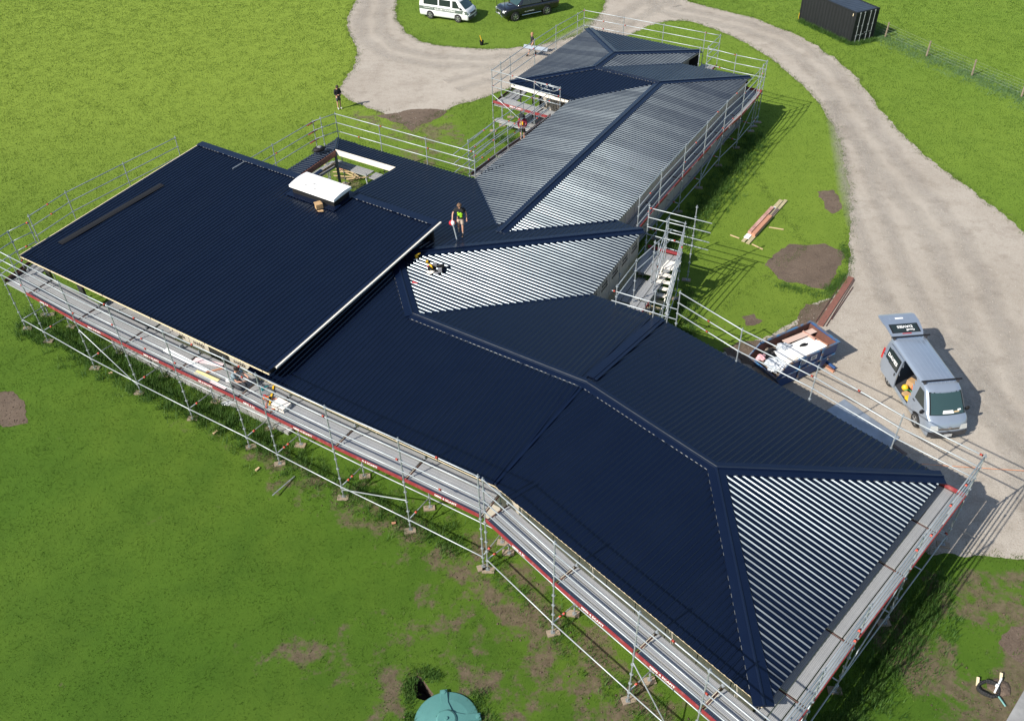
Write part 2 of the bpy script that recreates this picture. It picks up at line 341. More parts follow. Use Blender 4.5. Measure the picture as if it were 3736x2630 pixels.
def build_ground():
    st = .5; xs = np.arange(-48, 48.01, st); ys = np.arange(4, 112.01, st)
    PX0, PX1, PY0, PY1 = -4.0, -2.0, 13.5, 16.0         # the block with the pit beside the tank is filled separately
    nx, ny = len(xs), len(ys)
    X, Y = np.meshgrid(xs, ys); Z = np.zeros_like(X)
    v = np.stack([X.ravel(), Y.ravel(), Z.ravel()], 1)
    f = []
    for j in range(ny-1):
        for i in range(nx-1):
            cx, cy = xs[i]+st/2, ys[j]+st/2
            if PX0 < cx < PX1 and PY0 < cy < PY1: continue
            a = j*nx+i; f.append((a, a+1, a+nx+1, a+nx))
    vv = [tuple(q) for q in v]
    o = len(vv); B = 900.
    vv += [(-B, -B, 0), (B, -B, 0), (B, B, 0), (-B, B, 0)]
    c00, c10, c11, c01 = 0, nx-1, nx*ny-1, nx*(ny-1)
    f += [tuple([o, o+1]+[j for j in range(nx-1, -1, -1)]), tuple([o+1, o+2]+[j*nx+nx-1 for j in range(ny-1, -1, -1)]), tuple([o+2, o+3]+[(ny-1)*nx+i for i in range(nx)]), tuple([o+3, o]+[j*nx for j in range(ny)])]
    # pit: ring between block border and pit rim, then walls and floor
    rim = [(-3.44, 15.16), (-3.30, 15.22), (-3.14, 15.12), (-3.0, 14.9), (-2.84, 14.68), (-2.74, 14.55), (-2.86, 14.42), (-3.02, 14.34), (-3.2, 14.40), (-3.33, 14.48), (-3.38, 14.7), (-3.40, 14.95)]
    bd = []
    n1 = int((PX1-PX0)/st); n2 = int((PY1-PY0)/st)
    for i in range(n1): bd.append((PX0+i*st, PY0))
    for i in range(n2): bd.append((PX1, PY0+i*st))
    for i in range(n1): bd.append((PX1-i*st, PY1))
    for i in range(n2): bd.append((PX0, PY1-i*st))
    bm = bmesh.new()
    e = []
    for ring in (bd, rim):
        q = [bm.verts.new((x, y, 0)) for x, y in ring]
        e += [bm.edges.new((q[i], q[(i+1) % len(q)])) for i in range(len(q))]
    bmesh.ops.triangle_fill(bm, edges=e, use_beauty=True)
    bm.verts.index_update(); o = len(vv); vv += [tuple(q.co) for q in bm.verts]
    for ff in bm.faces:
        ids = [q.index+o for q in ff.verts]
        f.append(tuple(ids if ff.normal.z > 0 else ids[::-1]))
    bm.free()
    n = len(rim); o = len(vv); cx = sum(p[0] for p in rim)/n; cy = sum(p[1] for p in rim)/n
    for k, (s, z) in enumerate(((1, 0), (.98, -.35), (.9, -.9))): vv += [(cx+(x-cx)*s, cy+(y-cy)*s, z) for x, y in rim]
    wall0 = len(f)
    for k in range(2):
        for i in range(n): f.append((o+k*n+(i+1) % n, o+k*n+i, o+(k+1)*n+i, o+(k+1)*n+(i+1) % n)[::-1])
    f.append(tuple(range(o+2*n, o+3*n)))
    me = bpy.data.meshes.new('ground'); me.from_pydata(vv, [], f); me.materials.append(MT['ground']); me.materials.append(MT['soil'])
    me.polygons.foreach_set('material_index', [0]*wall0+[1]*(len(f)-wall0))
    A = np.array([q[:2] for q in vv]); at = me.attributes.new('dirt', 'FLOAT', 'POINT'); at.data.foreach_set('value', dirt_at(A[:, 0], A[:, 1]).astype(np.float32))
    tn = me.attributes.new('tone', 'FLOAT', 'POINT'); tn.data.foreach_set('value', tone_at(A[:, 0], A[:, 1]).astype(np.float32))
    me.update(); g = link('ground', me); g['kind'] = 'structure'
build_ground()

CH_L = smooth_poly([(-14.5, 140), (-13.9, 95), (-13.66, 85.06), (-13.21, 81.32), (-13.50, 77.33), (-13.24, 74.63), (-12.27, 71.05), (-11.64, 69.11), (-11.54, 65.97), (-12.01, 63.06), (-12.29, 61.48), (-11.51, 60.44), (-10.58, 59.34), (-8.86, 57.93), (-7.34, 56.45), (-6.50, 55.38), (-5.35, 56.35), (-4.21, 58.05), (-2.68, 59.07), (-1.11, 60.12), (.55, 61.6), (4.2, 66.6)])
CH_R = smooth_poly([(31.5, 27), (30.3, 32.5), (28.97, 37.32), (28.16, 40.79), (27.45, 44.68), (26.33, 48.52), (25.64, 52.80), (25.47, 57.60), (25.60, 63.03), (24.75, 66.98), (23.34, 70.85), (20.93, 74.59), (18.01, 76.97), (15.72, 79.40), (16.10, 81.77), (17, 90), (19, 140)])
DRIVE = ragged(CH_L+[(9, 66), (14, 56), (16, 40), (9, 33), (7, 29), (14, 20.2), (14.92, 20.2), (14.95, 19.39), (16.25, 19.48), (18.29, 19.24), (19.87, 19.06), (24, 18.6), (30, 18.2), (32, 22)]+CH_R)
TRACK = smooth_poly([(17.6, 90), (13.5, 78), (14.5, 76.5), (18.8, 73.7), (21.8, 70.3), (23.2, 66.5), (23.7, 62.5), (23.6, 57.6), (23.4, 52.8), (23.4, 48.6), (23.6, 44.7), (23.8, 40.8), (23.2, 36), (22, 30), (21, 24), (20, 18)], 2)
TRACK2 = smooth_poly([(14, 80), (9.5, 74), (5.5, 68.0), (0, 66.3), (-5, 66.5), (-9, 68.5), (-11.2, 73), (-11.5, 78), (-11.6, 84), (-12, 95)], 2)
sheet('gravel_driveway', DRIVE, .004, MT['gravel'])
_tz = [.0065]
def track(T, o, w=.9):
    _tz[0] += .0012; z = _tz[0]
    T = smooth_poly(T, 1); pts = []; at = []; prof = (-1, -.55, 0, .55, 1)
    for i, p in enumerate(T):
        a = Vector(T[max(0, i-1)]); b = Vector(T[min(len(T)-1, i+1)]); d = (b-a).normalized(); nn = Vector((-d.y, d.x))
        for q in prof: c = Vector(p)+nn*(o+q*w+.12*math.sin(i*.9+o)); pts.append((c.x, c.y, z)); at.append(1-abs(q))
    k = 5; f = [(i*k+j, i*k+j+1, (i+1)*k+j+1, (i+1)*k+j)[::-1] for i in range(len(T)-1) for j in range(4)]
    me = bpy.data.meshes.new('wheel_track'); me.from_pydata(pts, [], f); me.materials.append(MT['track']); a_ = me.attributes.new('wear', 'FLOAT', 'POINT'); a_.data.foreach_set('value', np.array(at, np.float32)); me.update(); link('wheel_track', me)['kind'] = 'structure'
MT['track'] = gravel_mat('driven_gravel', (.47, .43, .37), (.42, .38, .325), (.28, .24, .195), (.64, .60, .545))
n_ = MT['track'].node_tree; at_ = n_.nodes.new('ShaderNodeAttribute'); at_.attribute_name = 'wear'; g_ = n_.nodes.new('ShaderNodeNewGeometry'); t_ = n_.nodes.new('ShaderNodeTexNoise'); t_.inputs['Scale'].default_value = 1.1; t_.inputs['Detail'].default_value = 9; t_.inputs['Roughness'].default_value = .8; n_.links.new(g_.outputs['Position'], t_.inputs['Vector'])
m_ = n_.nodes.new('ShaderNodeMath'); m_.operation = 'MULTIPLY'; n_.links.new(at_.outputs['Fac'], m_.inputs[0]); n_.links.new(t_.outputs['Fac'], m_.inputs[1]); r_ = n_.nodes.new('ShaderNodeMapRange'); r_.inputs['From Min'].default_value = .08; r_.inputs['From Max'].default_value = .5; r_.inputs['To Max'].default_value = .5; n_.links.new(m_.outputs[0], r_.inputs['Value']); n_.links.new(r_.outputs[0], n_.nodes['Principled BSDF'].inputs['Alpha'])
for T in (TRACK, TRACK2):
    for o in (-.85, .85): track(T, o)
for T, o in (([(21, 24), (18.6, 31), (18.5, 36), (19.5, 44), (21.5, 52), (22.6, 58)], 0), ([(22.5, 22), (20.3, 31), (20.2, 36), (21.2, 44), (22.8, 52)], 0), ([(-4, 62), (0, 64.5), (4, 69), (9, 75)], -.8), ([(-4, 62), (0, 64.5), (4, 69), (9, 75)], .8)): track(T, o, .7)
CH_I = smooth_poly([(-10.2, 98), (-9.9, 88), (-9.80, 83.53), (-9.59, 81.08), (-9.49, 77.62), (-8.60, 73.82), (-6.93, 71.02), (-4.70, 69.64), (-1.85, 69.00), (.97, 69.02), (4.21, 70.06), (6.53, 72.38), (8.37, 76.48), (9.00, 79.85), (9.23, 82.24), (9.2, 90), (8.5, 98), (4, 103), (-5, 103)])
ISLAND = ragged(CH_I, seed=4.2)
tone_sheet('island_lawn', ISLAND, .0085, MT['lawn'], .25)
CH_W = smooth_poly([(7.6, 67.2), (8.82, 69.79), (10.89, 72.11), (12.18, 73.57), (14.16, 74.39), (15.94, 73.85), (18.26, 70.67), (20.12, 66.35), (21.28, 61.64), (21.72, 56.36), (21.45, 52.37), (20.79, 48.78), (20.07, 45.53), (18.81, 41.18), (17.64, 37.77), (16.76, 36.13), (16.03, 35.20), (14.53, 34.48), (13.41, 33.03), (11.95, 32.09), (10.24, 31.46), (7, 29.5)])
LAWN = ragged(CH_W+[(5, 31.5), (4.2, 34), (7, 40), (10, 50), (12, 56), (9, 63)], seed=8.1)
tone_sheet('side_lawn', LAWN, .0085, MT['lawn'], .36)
SOILS = [
    ([(13.24, 38.27), (14.13, 39.30), (15.22, 40.07), (16.99, 39.91), (17.75, 39.42), (17.61, 38.62), (16.77, 37.11), (15.83, 35.84), (15.32, 36.02), (14.79, 36.53), (13.83, 36.89)], .013),
    ([(18.25, 45.67), (19.10, 45.75), (19.2, 44.6), (19.04, 43.72), (18.34, 43.14), (18.06, 43.66), (18.3, 44.6)], .013),
    ([(11.23, 33.70), (11.75, 33.98), (12.11, 33.37), (11.73, 33.09), (11.29, 33.11)], .013),
    ([(14.53, 34.48), (15.57, 34.90), (15.98, 35.04), (14.68, 33.06), (13.8, 32.2), (11.0, 30.0), (9.68, 31.3), (10.6, 31.9), (12.44, 32.0), (13.38, 32.89)], .013),
    ([(-23.4, 29.6), (-22.4, 29.5), (-21.86, 28.85), (-20.98, 27.42), (-21.82, 27.3), (-22.9, 27.9)], .006),
    ([(-8.9, 57.4), (-7.34, 56.2), (-6.5, 54.9), (-5.2, 55.9), (-4.2, 57.6), (-5.5, 58.2), (-7.0, 57.9)], .007),
    ([(15.95, 15.9), (16.6, 16.6), (17.6, 16.6), (17.9, 15.9), (17.0, 15.2), (16.4, 15.0)], .006),
]
for i, (pts, z) in enumerate(SOILS): sheet('soil_patch', ragged(ragged(pts, .45, .2, seed=2.3+i), .07, .10, seed=5.3+i), z, MT['soil'])
mb = MB(); mb.prism([(14.35, 12.62), (17.6, 15.82), (26, 7), (22, 3)], -.1, .09); obj('concrete_pad', mb, MT['slab'])['kind'] = 'structure'

def in_poly(x, y, poly):
    P = np.array(poly); c = np.zeros(len(x), bool); j = len(P)-1
    for i in range(len(P)):
        xi, yi = P[i]; xj, yj = P[j]
        if yi != yj:
            k = ((yi > y) != (yj > y)) & (x < (xj-xi)*(y-yi)/(yj-yi)+xi); c ^= k
        j = i
    return c

# ---------------------------------------------------------------- the house
HE, SL = 3.1, .09
E = {'E1': (14.88, 20.48), 'E2': (6.76, 12.29), 'E3': (-.69, 20.59), 'E4': (-10.19, 26.65), 'B1': (6.39, 29.80), 'M1': (6.52, 36.87), 'M2': (3.58, 31.65), 'Nl': (-1.73, 42.41),
     'NL2': (4.02, 52.10), 'N1': (.31, 55.03), 'N2': (6.12, 64.28), 'N3': (13.40, 59.58), 'N4': (11.68, 57.48), 'N5': (15.77, 55.04), 'N6': (5.43, 37.87), 'C1': (-9.86, 47.55), 'W1': (-12.2, 43.7)}
E = {k: Vector(v) for k, v in E.items()}
EAVES = {'H': ('E2', 'E1'), 'K1': ('E1', 'B1'), 'K2': ('B1', 'M2'), 'M': ('M2', 'M1'), 'Nn': ('M1', 'C1'), 'F1': ('E3', 'E2'), 'F2': ('E4', 'E3'), 'NR': ('N6', 'N5'), 'NL': ('NL2', 'Nl'),
         'P1': ('N1', 'NL2'), 'P2': ('N2', 'N1'), 'P3': ('N3', 'N2'), 'P4': ('N4', 'N3'), 'P5': ('N5', 'N4'), 'Wp': ('C1', 'W1')}
PL = {}
for k, (a, b) in EAVES.items():
    d = (E[b]-E[a]).normalized(); n = Vector((-d.y, d.x)); PL[k] = (E[a], d, n, SL, HE)
BA, BD = Vector((-22.98, 34.98)), Vector((.83574, -.54913)); BN = Vector((.54913, .83574)); BLEN, BDEP, BZ, BS = 16.0, 11.5, 3.7, .07
PL['Big'] = (BA, BD, BN, BS, BZ)
def pz(k, p):
    a, d, n, s, h = PL[k]; return h+s*((Vector(p[:2])-a).dot(n))
def X3(*ks):
    A = np.array([[PL[k][2].x*SL, PL[k][2].y*SL, -1] for k in ks]); r = np.array([SL*PL[k][0].dot(PL[k][2])-HE for k in ks])
    x = np.linalg.solve(A, r); return Vector((x[0], x[1]))
V = {}
V['R1'] = X3('H', 'K1', 'F1'); V['R2'] = (X3('F1', 'K1', 'F2')+X3('F2', 'K2', 'K1'))/2; V['R3'] = X3('F2', 'K2', 'M'); V['R4'] = X3('F2', 'M', 'Nn'); V['Rn'] = X3('NL', 'NR', 'Nn')
V['R5'] = (X3('NR', 'P5', 'NL')+X3('NR', 'P5', 'P1'))/2; V['R6'] = (X3('P1', 'P2', 'P5')+X3('P2', 'P4', 'P5'))/2; V['R7'] = X3('P2', 'P3', 'P4')
V['q'] = V['R4']+Vector((-2.1, 1.36)); V['e4'] = Vector((-10.75, 27.01))
V['c1'] = Vector((-9.75, 46.0)); V['c2'] = Vector((-6.09, 43.70)); V['c3'] = Vector((-8.95, 39.1)); V['wi'] = Vector((-12.1, 41.7)); V['wo'] = Vector((-13.6, 41.6))
for k in E: V[k] = E[k]
POLY = {'H': 'E2 E1 R1', 'K1': 'E1 B1 R2 R1', 'K2': 'B1 M2 R3 R2', 'M': 'M2 M1 R4 R3', 'Nn': 'M1 N6 Rn Nl C1 c1 c2 c3 q R4', 'F1': 'E3 E2 R1 R2', 'F2': 'e4 E3 R2 R3 R4 q', 'NR': 'N6 N5 R5 Rn', 'NL': 'NL2 Nl Rn R5',
        'P1': 'N1 NL2 R5 R6', 'P2': 'N2 N1 R6 R7', 'P3': 'N3 N2 R7', 'P4': 'N4 N3 R7 R6', 'P5': 'N5 N4 R6 R5', 'Wp': 'C1 wo wi c1'}
POLY = {k: [V[q] for q in s.split()] for k, s in POLY.items()}
POLY['Big'] = [BA, BA+BD*BLEN, BA+BD*BLEN+BN*BDEP, BA+BN*BDEP]

house = empty('house', (2, 30, 0), 0, 'dark hip-roofed house under construction, ringed by scaffolding', 'house')
RIBP, RH = .211, .037
PROF = [(0, 0), (.127, 0), (.158, RH), (.180, RH), (.211, 0)]
def intervals(poly, a, d, n, x):
    ys = []
    m = len(poly)
    for i in range(m):
        p = poly[i]-a; q = poly[(i+1) % m]-a; px, qx = p.dot(d), q.dot(d)
        if (px > x) != (qx > x):
            t = (x-px)/(qx-px); ys.append(p.dot(n)+t*(q.dot(n)-p.dot(n)))
    ys.sort(); return [(ys[i], ys[i+1]) for i in range(0, len(ys)-1, 2)]
def build_roof(k, ribs=4, ov=.05):
    a, d, n, s, h = PL[k]; poly = POLY[k]
    xs_ = [(p-a).dot(d) for p in poly]; x0, x1 = min(xs_), max(xs_)
    up = Vector((-s*n.x, -s*n.y, 1)).normalized()
    # underlay (building paper) just below the sheets
    mb = MB(); top = [(p.x, p.y, pz(k, p)-.01) for p in poly]; low = [(p.x, p.y, pz(k, p)-.07) for p in poly]; m = len(poly)
    mb.add(top+low, [tuple(range(m)), tuple(range(2*m-1, m-1, -1))]+[((i+1) % m, i, m+i, m+(i+1) % m) for i in range(m)])
    base = obj('roof_plane', mb, MT['shadow_gap'], house, True)
    W_ = RIBP*ribs; ns = int((x1-x0)/W_)+1
    for si in range(ns):
        mb = MB(); prev = None; lift = .002*(si % 2); rk = 1+.016*math.sin(si*2.3)+.014*math.sin(si*5.1+x0)
        for r in range(ribs+1):
            for j, (px, hz) in enumerate(PROF[:-1] if r < ribs else PROF[:2][:1]):
                x = x0+si*W_+r*RIBP+px
                if x > x1-.002: x = x1-.002
                if x < x0+.002: x = x0+.002
                iv = intervals(poly, a, d, n, x)
                cur = []
                for (u0, u1) in iv:
                    if abs(u0) < .02: u0 -= ov
                    row = []
                    for u in (u0, u1):
                        p = a+d*x+n*u; row.append(Vector((p.x, p.y, h+s*u))+up*(hz*rk+.004+lift))
                    cur.append(row)
                if prev is not None and cur and prev:
                    for c0, c1 in zip(prev, cur):
                        mb.add([c0[0], c1[0], c1[1], c0[1]], [(0, 1, 2, 3)])
                prev = cur
        if mb.f: obj('roof_sheet', mb, MT['roof'], base, True)
for k in POLY: build_roof(k)

cap_edges = []
def cap_strip(name, p, q, ka, kb, wa=.30, wb=.30, rise=.05, m='cap', lip=.045, roll=.03, ext=(0, 0)):
    """folded ridge or hip flashing from plan point p to q; wing a lies on plane ka to the left, wing b on kb to the right"""
    p = Vector(p); q = Vector(q); d = (q-p).normalized(); p = p-d*ext[0]; q = q+d*ext[1]; l = Vector((-d.y, d.x))
    mb = MB(); rows = []
    za = lambda t: (pz(ka, t)+pz(kb, t))/2
    for t in (p, q):
        c = za(t)
        A, B = t+l*wa, t-l*wb
        A3, B3 = Vector((A.x, A.y, min(pz(ka, A), c+.02)+rise)), Vector((B.x, B.y, min(pz(kb, B), c+.02)+rise))
        C3 = Vector((t.x, t.y, c+rise+.012))
        cl = C3.lerp(A3, .14); cr = C3.lerp(B3, .14)
        up = Vector((0, 0, 1))
        rows.append([A3-up*lip, A3, cl, cl+up*roll, C3+up*(roll+.012), cr+up*roll, cr, B3, B3-up*lip])
    k = len(rows[0]); cap_edges.append((name, rows, p, q, ka, kb))
    mb.add(rows[0]+rows[1], [(i, i+1, k+i+1, k+i)[::-1] for i in range(k-1)]+[tuple(range(k)), tuple(range(2*k-1, k-1, -1))])
    return obj(name, mb, MT[m], house, True)
def chk(p, q, ka, kb):
    """order planes so that ka is left of p-q"""
    d = (q-p); l = Vector((-d.y, d.x)); return (ka, kb) if PL[ka][2].dot(l) < 0 else (kb, ka)
for a, b, ka, kb, w in (('R1', 'E1', 'H', 'K1', .30), ('R1', 'E2', 'H', 'F1', .30), ('R2', 'R1', 'F1', 'K1', .26), ('R3', 'R2', 'F2', 'K2', .26), ('R4', 'R3', 'F2', 'M', .30), ('R4', 'M1', 'M', 'Nn', .32),
                        ('Rn', 'R5', 'NL', 'NR', .30), ('R5', 'N5', 'NR', 'P5', .30), ('R6', 'R5', 'P1', 'P5', .22), ('R6', 'N1', 'P1', 'P2', .32), ('R7', 'R6', 'P2', 'P4', .30), ('R7', 'N2', 'P2', 'P3', .32), ('R7', 'N3', 'P3', 'P4', .32), ('c1', 'C1', 'Nn', 'Wp', .10)):
    A, B = chk(V[a], V[b], ka, kb)
    cap_strip('ridge_cap' if a[0] == 'R' and b[0] == 'R' else 'hip_cap', V[a], V[b], A, B, w, w, ext=(0, .04))
# notched soft edging along the caps: a short bright tab in every pan; and the bare seam on the back of the ridge
MT['bare'] = mat('bare_cut_metal', (.10, .11, .12), .5, .2, var=.6, vscale=3)
def edge_tabs(rows, side, k, parent=house, frac=.55):
    i = 7 if side == 'b' else 1
    a, b = Vector(rows[0][i]), Vector(rows[1][i]); d = b-a; L = Vector((d.x, d.y, 0)).length; dn = d.normalized()
    step = RIBP/max(.3, abs(dn.dot(Vector((*PL[k][1], 0))))); n = int(L/step); mb = MB(); rr = random.Random(int(L*100)); out = Vector((dn.y, -dn.x, 0))*(1 if side == 'b' else -1)
    for j in range(1, n):
        if rr.random() < .12: continue
        c = a+dn*(j*step+rr.uniform(-.02, .02)); h = step*frac/2*rr.uniform(.6, 1.1); z = Vector((0, 0, .004)); o = out*.014
        q = [c-dn*h, c+dn*h, c+dn*h+o, c-dn*h+o]; mb.add([v-z*6 for v in q]+[v+z*.5 for v in q[:2]]+[v-z*3 for v in q[2:]], [(0, 3, 2, 1), (4, 5, 6, 7), (0, 1, 5, 4), (1, 2, 6, 5), (2, 3, 7, 6), (3, 0, 4, 7)])
    o = obj('edge_tabs', mb, MT['bare'], parent, True); o['kind'] = 'stuff'
for nm, rows, p_, q_, ka, kb in cap_edges:
    for side, k in (('a', ka), ('b', kb)):
        if k in ('F1', 'F2', 'NR', 'Nn', 'P1') or (k in ('H',) and side): edge_tabs(rows, side, k)
    if set((ka, kb)) & {'K1', 'K2'} and set((ka, kb)) & {'F1', 'F2'}:
        i = 5 if kb in ('K1', 'K2') else 3
        mb = MB(); a_, b_ = Vector(rows[0][i]), Vector(rows[1][i]); mb.tube(a_, b_, .010, 6); obj('bare_seam', mb, MT['bare'], house, True)
# joint flashings over the two bends of the front wing
def flat_strip(name, p, q, ka, kb, w, z, m='cap', th=.02):
    p = Vector(p); q = Vector(q); d = (q-p).normalized(); l = Vector((-d.y, d.x)); mb = MB(); pts = []
    for t, s in ((p, 1), (p, -1), (q, -1), (q, 1)):
        c = t+l*w/2*s; pts.append((c.x, c.y, (pz(ka, t)+pz(kb, t))/2+z))
    mb.add(pts+[(x, y, zz+th) for x, y, zz in pts], [(0, 1, 2, 3), (7, 6, 5, 4), (0, 4, 5, 1), (1, 5, 6, 2), (2, 6, 7, 3), (3, 7, 4, 0)])
    bm_o = obj(name, mb, MT[m], house, True); return bm_o
flat_strip('bend_flashing', V['E3'], V['R2'], 'F1', 'F2', .10, .035)
o = V['R2']+(V['B1']-V['R2'])*.07
flat_strip('bend_flashing', V['B1'], o, 'K1', 'K2', .50, .055)
flat_strip('bend_flashing', V['B1']+(o-V['B1'])*.02, o, 'K1', 'K2', .20, .078)
for a, b, ka, kb in (('M2', 'R3', 'M', 'K2'), ('Nl', 'Rn', 'Nn', 'NL'), ('N6', 'Rn', 'Nn', 'NR'), ('NL2', 'R5', 'NL', 'P1'), ('N4', 'R6', 'P4', 'P5')):
    flat_strip('valley_gutter', V[a], V[b], ka, kb, .16, .012, th=.012)

# fascias, gutters ends, walls
def fascia(p, q, z, hgt=.20, m='cream', th=.035, inset=.02, name='fascia'):
    d = (q-p).normalized(); l = Vector((-d.y, d.x)); mb = MB(); mb.obox(p, q, th, z-hgt-.012, z-.012, off=inset+th/2)
    obj(name, mb, MT[m], house, True)
for k, m, hg in (('F1', 'cream', .13), ('H', 'cream', .16), ('K1', 'cream', .16), ('K2', 'cream', .16), ('M', 'panel', .12), ('NR', 'panel', .14), ('NL', 'cream', .16), ('P1', 'cream_pale', .30), ('P2', 'cream', .2), ('P3', 'cream', .2), ('P4', 'panel', .16), ('P5', 'panel', .16)):
    a, b = EAVES[k]; fascia(E[a], E[b], HE, hg, m)
fascia(V['e4'], E['E3'], HE, .13, 'cream'); fascia(E['M1'], E['N6'], HE, .14, 'panel'); fascia(E['Nl'], E['C1'], HE, .18, 'cream'); fascia(E['C1'], V['wo'], HE, .18, 'cream')
# courtyard opening: pale board on the far side, stained board on the left
def inner_board(p, q, k, m, hg, th=.045):
    mb = MB(); d = (q-p).normalized(); l = Vector((d.y, -d.x))
    for s in (0,):
        a0, b0 = pz(k, p), pz(k, q); t = l*th
        pts = [(p.x, p.y, a0-hg), (q.x, q.y, b0-hg), (q.x+t.x, q.y+t.y, b0-hg), (p.x+t.x, p.y+t.y, a0-hg), (p.x, p.y, a0-.012), (q.x, q.y, b0-.012), (q.x+t.x, q.y+t.y, b0-.012), (p.x+t.x, p.y+t.y, a0-.012)]
        mb.add(pts, [(0, 3, 2, 1), (4, 5, 6, 7), (0, 1, 5, 4), (1, 2, 6, 5), (2, 3, 7, 6), (3, 0, 4, 7)])
    obj('courtyard_board', mb, MT[m], house, True)
inner_board(V['c1'], V['c2'], 'Nn', 'cream_pale', .34)
inner_board(V['wi'], V['c1'], 'Wp', 'redwood', .34)
# big roof boards
Bb, Bc, Bd = BA+BD*BLEN, BA+BD*BLEN+BN*BDEP, BA+BN*BDEP
fascia(BA, Bb, BZ, .17, 'cream')
def sloped_board(p, q, m, hg=.2, th=.04, side=1, up=0., name='barge_board'):
    d = (q-p).normalized(); l = Vector((-d.y, d.x))*side*th; mb = MB(); a0, b0 = pz('Big', p)+up, pz('Big', q)+up
    pts = [(p.x, p.y, a0-hg), (q.x, q.y, b0-hg), (q.x+l.x, q.y+l.y, b0-hg), (p.x+l.x, p.y+l.y, a0-hg), (p.x, p.y, a0), (q.x, q.y, b0), (q.x+l.x, q.y+l.y, b0), (p.x+l.x, p.y+l.y, a0)]
    mb.add(pts, [(0, 3, 2, 1), (4, 5, 6, 7), (0, 1, 5, 4), (1, 2, 6, 5), (2, 3, 7, 6), (3, 0, 4, 7)])
    obj(name, mb, MT[m], house, True)
sloped_board(Bb+BD*.0+BN*.35, Bc+BD*.0, 'cream_pale', .07, .15, -1, .03)
sloped_board(Bb-BD*.10, Bc-BD*.10, 'cap', .02, .16, -1, .07, 'edge_flashing')
sloped_board(BA-BD*.02, Bd-BD*.02, 'cream', .18, .04, 1, -.01)
mb = MB()
sloped_board(Bd-BN*.42, Bc-BN*.42, 'cap', .02, .45, 1, .075, 'top_flashing')
a_, b_ = Bc-BN*.42, Bd-BN*.42
edge_tabs([[(a_.x, a_.y, pz('Big', a_)+.07)]*9, [(b_.x, b_.y, pz('Big', b_)+.07)]*9], 'a', 'Big')
# wall below the top edge of the big roof and along its right side (dark building wrap)
def wall_box(p, q, z0, z1, th=.12, off=.0, m='shadow_gap', name='wall', parent=house):
    mb = MB(); mb.obox(p, q, th, z0, z1, off=off); return obj(name, mb, MT[m], parent, True)
wall_box(Bb+BN*.4-BD*.45, Bc-BN*.6-BD*.45, 2.9, 3.72)
wall_box(Bd-BN*.5+BD*4.2, Bc-BN*.5, 2.9, 4.38)
def panel_wall(p, q, z0, z1, text=(), gap=.03, w=1.2, inset=.10, skip=(), tz=None, rev=False):
    """sheathed wall along the eave p-q (inside on the left); each plywood sheet is its own piece"""
    d = (q-p).normalized(); l = Vector((-d.y, d.x)); Ln = (q-p).length
    core = wall_box(p, q, 0, z1-.02, .10, inset+.08)
    n = max(1, round(Ln/w)); ww = Ln/n
    for i in range(n):
        if i in skip: continue
        a = p+d*(i*ww+gap/2); b = p+d*((i+1)*ww-gap/2)
        mb = MB(); mb.obox(a, b, .018, z0, z1, off=inset+.012); pn = obj('wall_panel', mb, MT['panel'], core, True)
        if i in text:
            c = (a+b)/2+l*(inset-.001); zt = tz or (z1-.42)
            fm = lambda zz: frame((c.x-l.x*.004, c.y-l.y*.004, zz), (d.x, d.y, 0), (-l.x, -l.y, 0))
            # lettering is a child of the wall core, beside its sheet
            link('lettering', text_mesh('ecoply', .24, MT['panel_text']), core, True, fm(zt))
            link('lettering', text_mesh('BARRIER', .19, MT['panel_text']), core, True, fm(zt-.24))
            arc = MB(); pts = [Vector((math.cos(t)*.36, math.sin(t)*.13+.06, 0)) for t in [math.pi*(.08+.8*j/10) for j in range(11)]]
            arc.path(pts, .008, 4); link('logo_arc', arc.mesh('logo_arc', MT['panel_text']), core, True, fm(zt))
    return core
PW = panel_wall
PW(E['E3'], E['E2'], .1, 2.98, inset=.42); PW(E['E2'], E['E1'], .1, 2.93); PW(E['E1'], E['B1'], .1, 2.93); PW(E['B1'], E['M2'], .1, 2.93)
PW(E['M2'], E['M1'], .1, 2.96, text=(0, 1, 2, 3, 4), w=1.2); PW(E['N6'], E['N5'], .1, 2.94); PW(V['e4']+(E['E3']-V['e4'])*.02, E['E3'], .1, 2.98, inset=.62)
PW(E['NL2'], E['Nl'], .1, 2.93)
PW(E['Nl'], V['c2']+Vector((-.5, 1.9)), .1, 2.9)
ws = BA+BD*((Vector((-15.33, 30.03))-BA).dot(BD)); we = Bb-BD*.75
PW(ws, we, .1, BZ-.17, text=(0, 1, 3, 4), w=1.24, skip=(2,), tz=2.72, inset=.65)
# N wing porch: recessed walls, dark posts
pd = (E['NL2']-E['N1']).normalized(); pn_ = Vector((-pd.y, pd.x))
PW(E['NL2']-pd*.9+pn_*.05, E['NL2']-pd*.9+pn_*3.0, .1, 2.9, w=1.0)
PW(E['N1']+pn_*3.0, E['NL2']-pd*.9+pn_*3.0, .1, 2.9)
PW(E['N2'], E['N1']+pn_*3.0, .1, 2.9); PW(E['N3'], E['N2'], .1, 2.9); PW(E['N4'], E['N3'], .1, 2.9, inset=.6); PW(E['N5'], E['N4'], .1, 2.9)
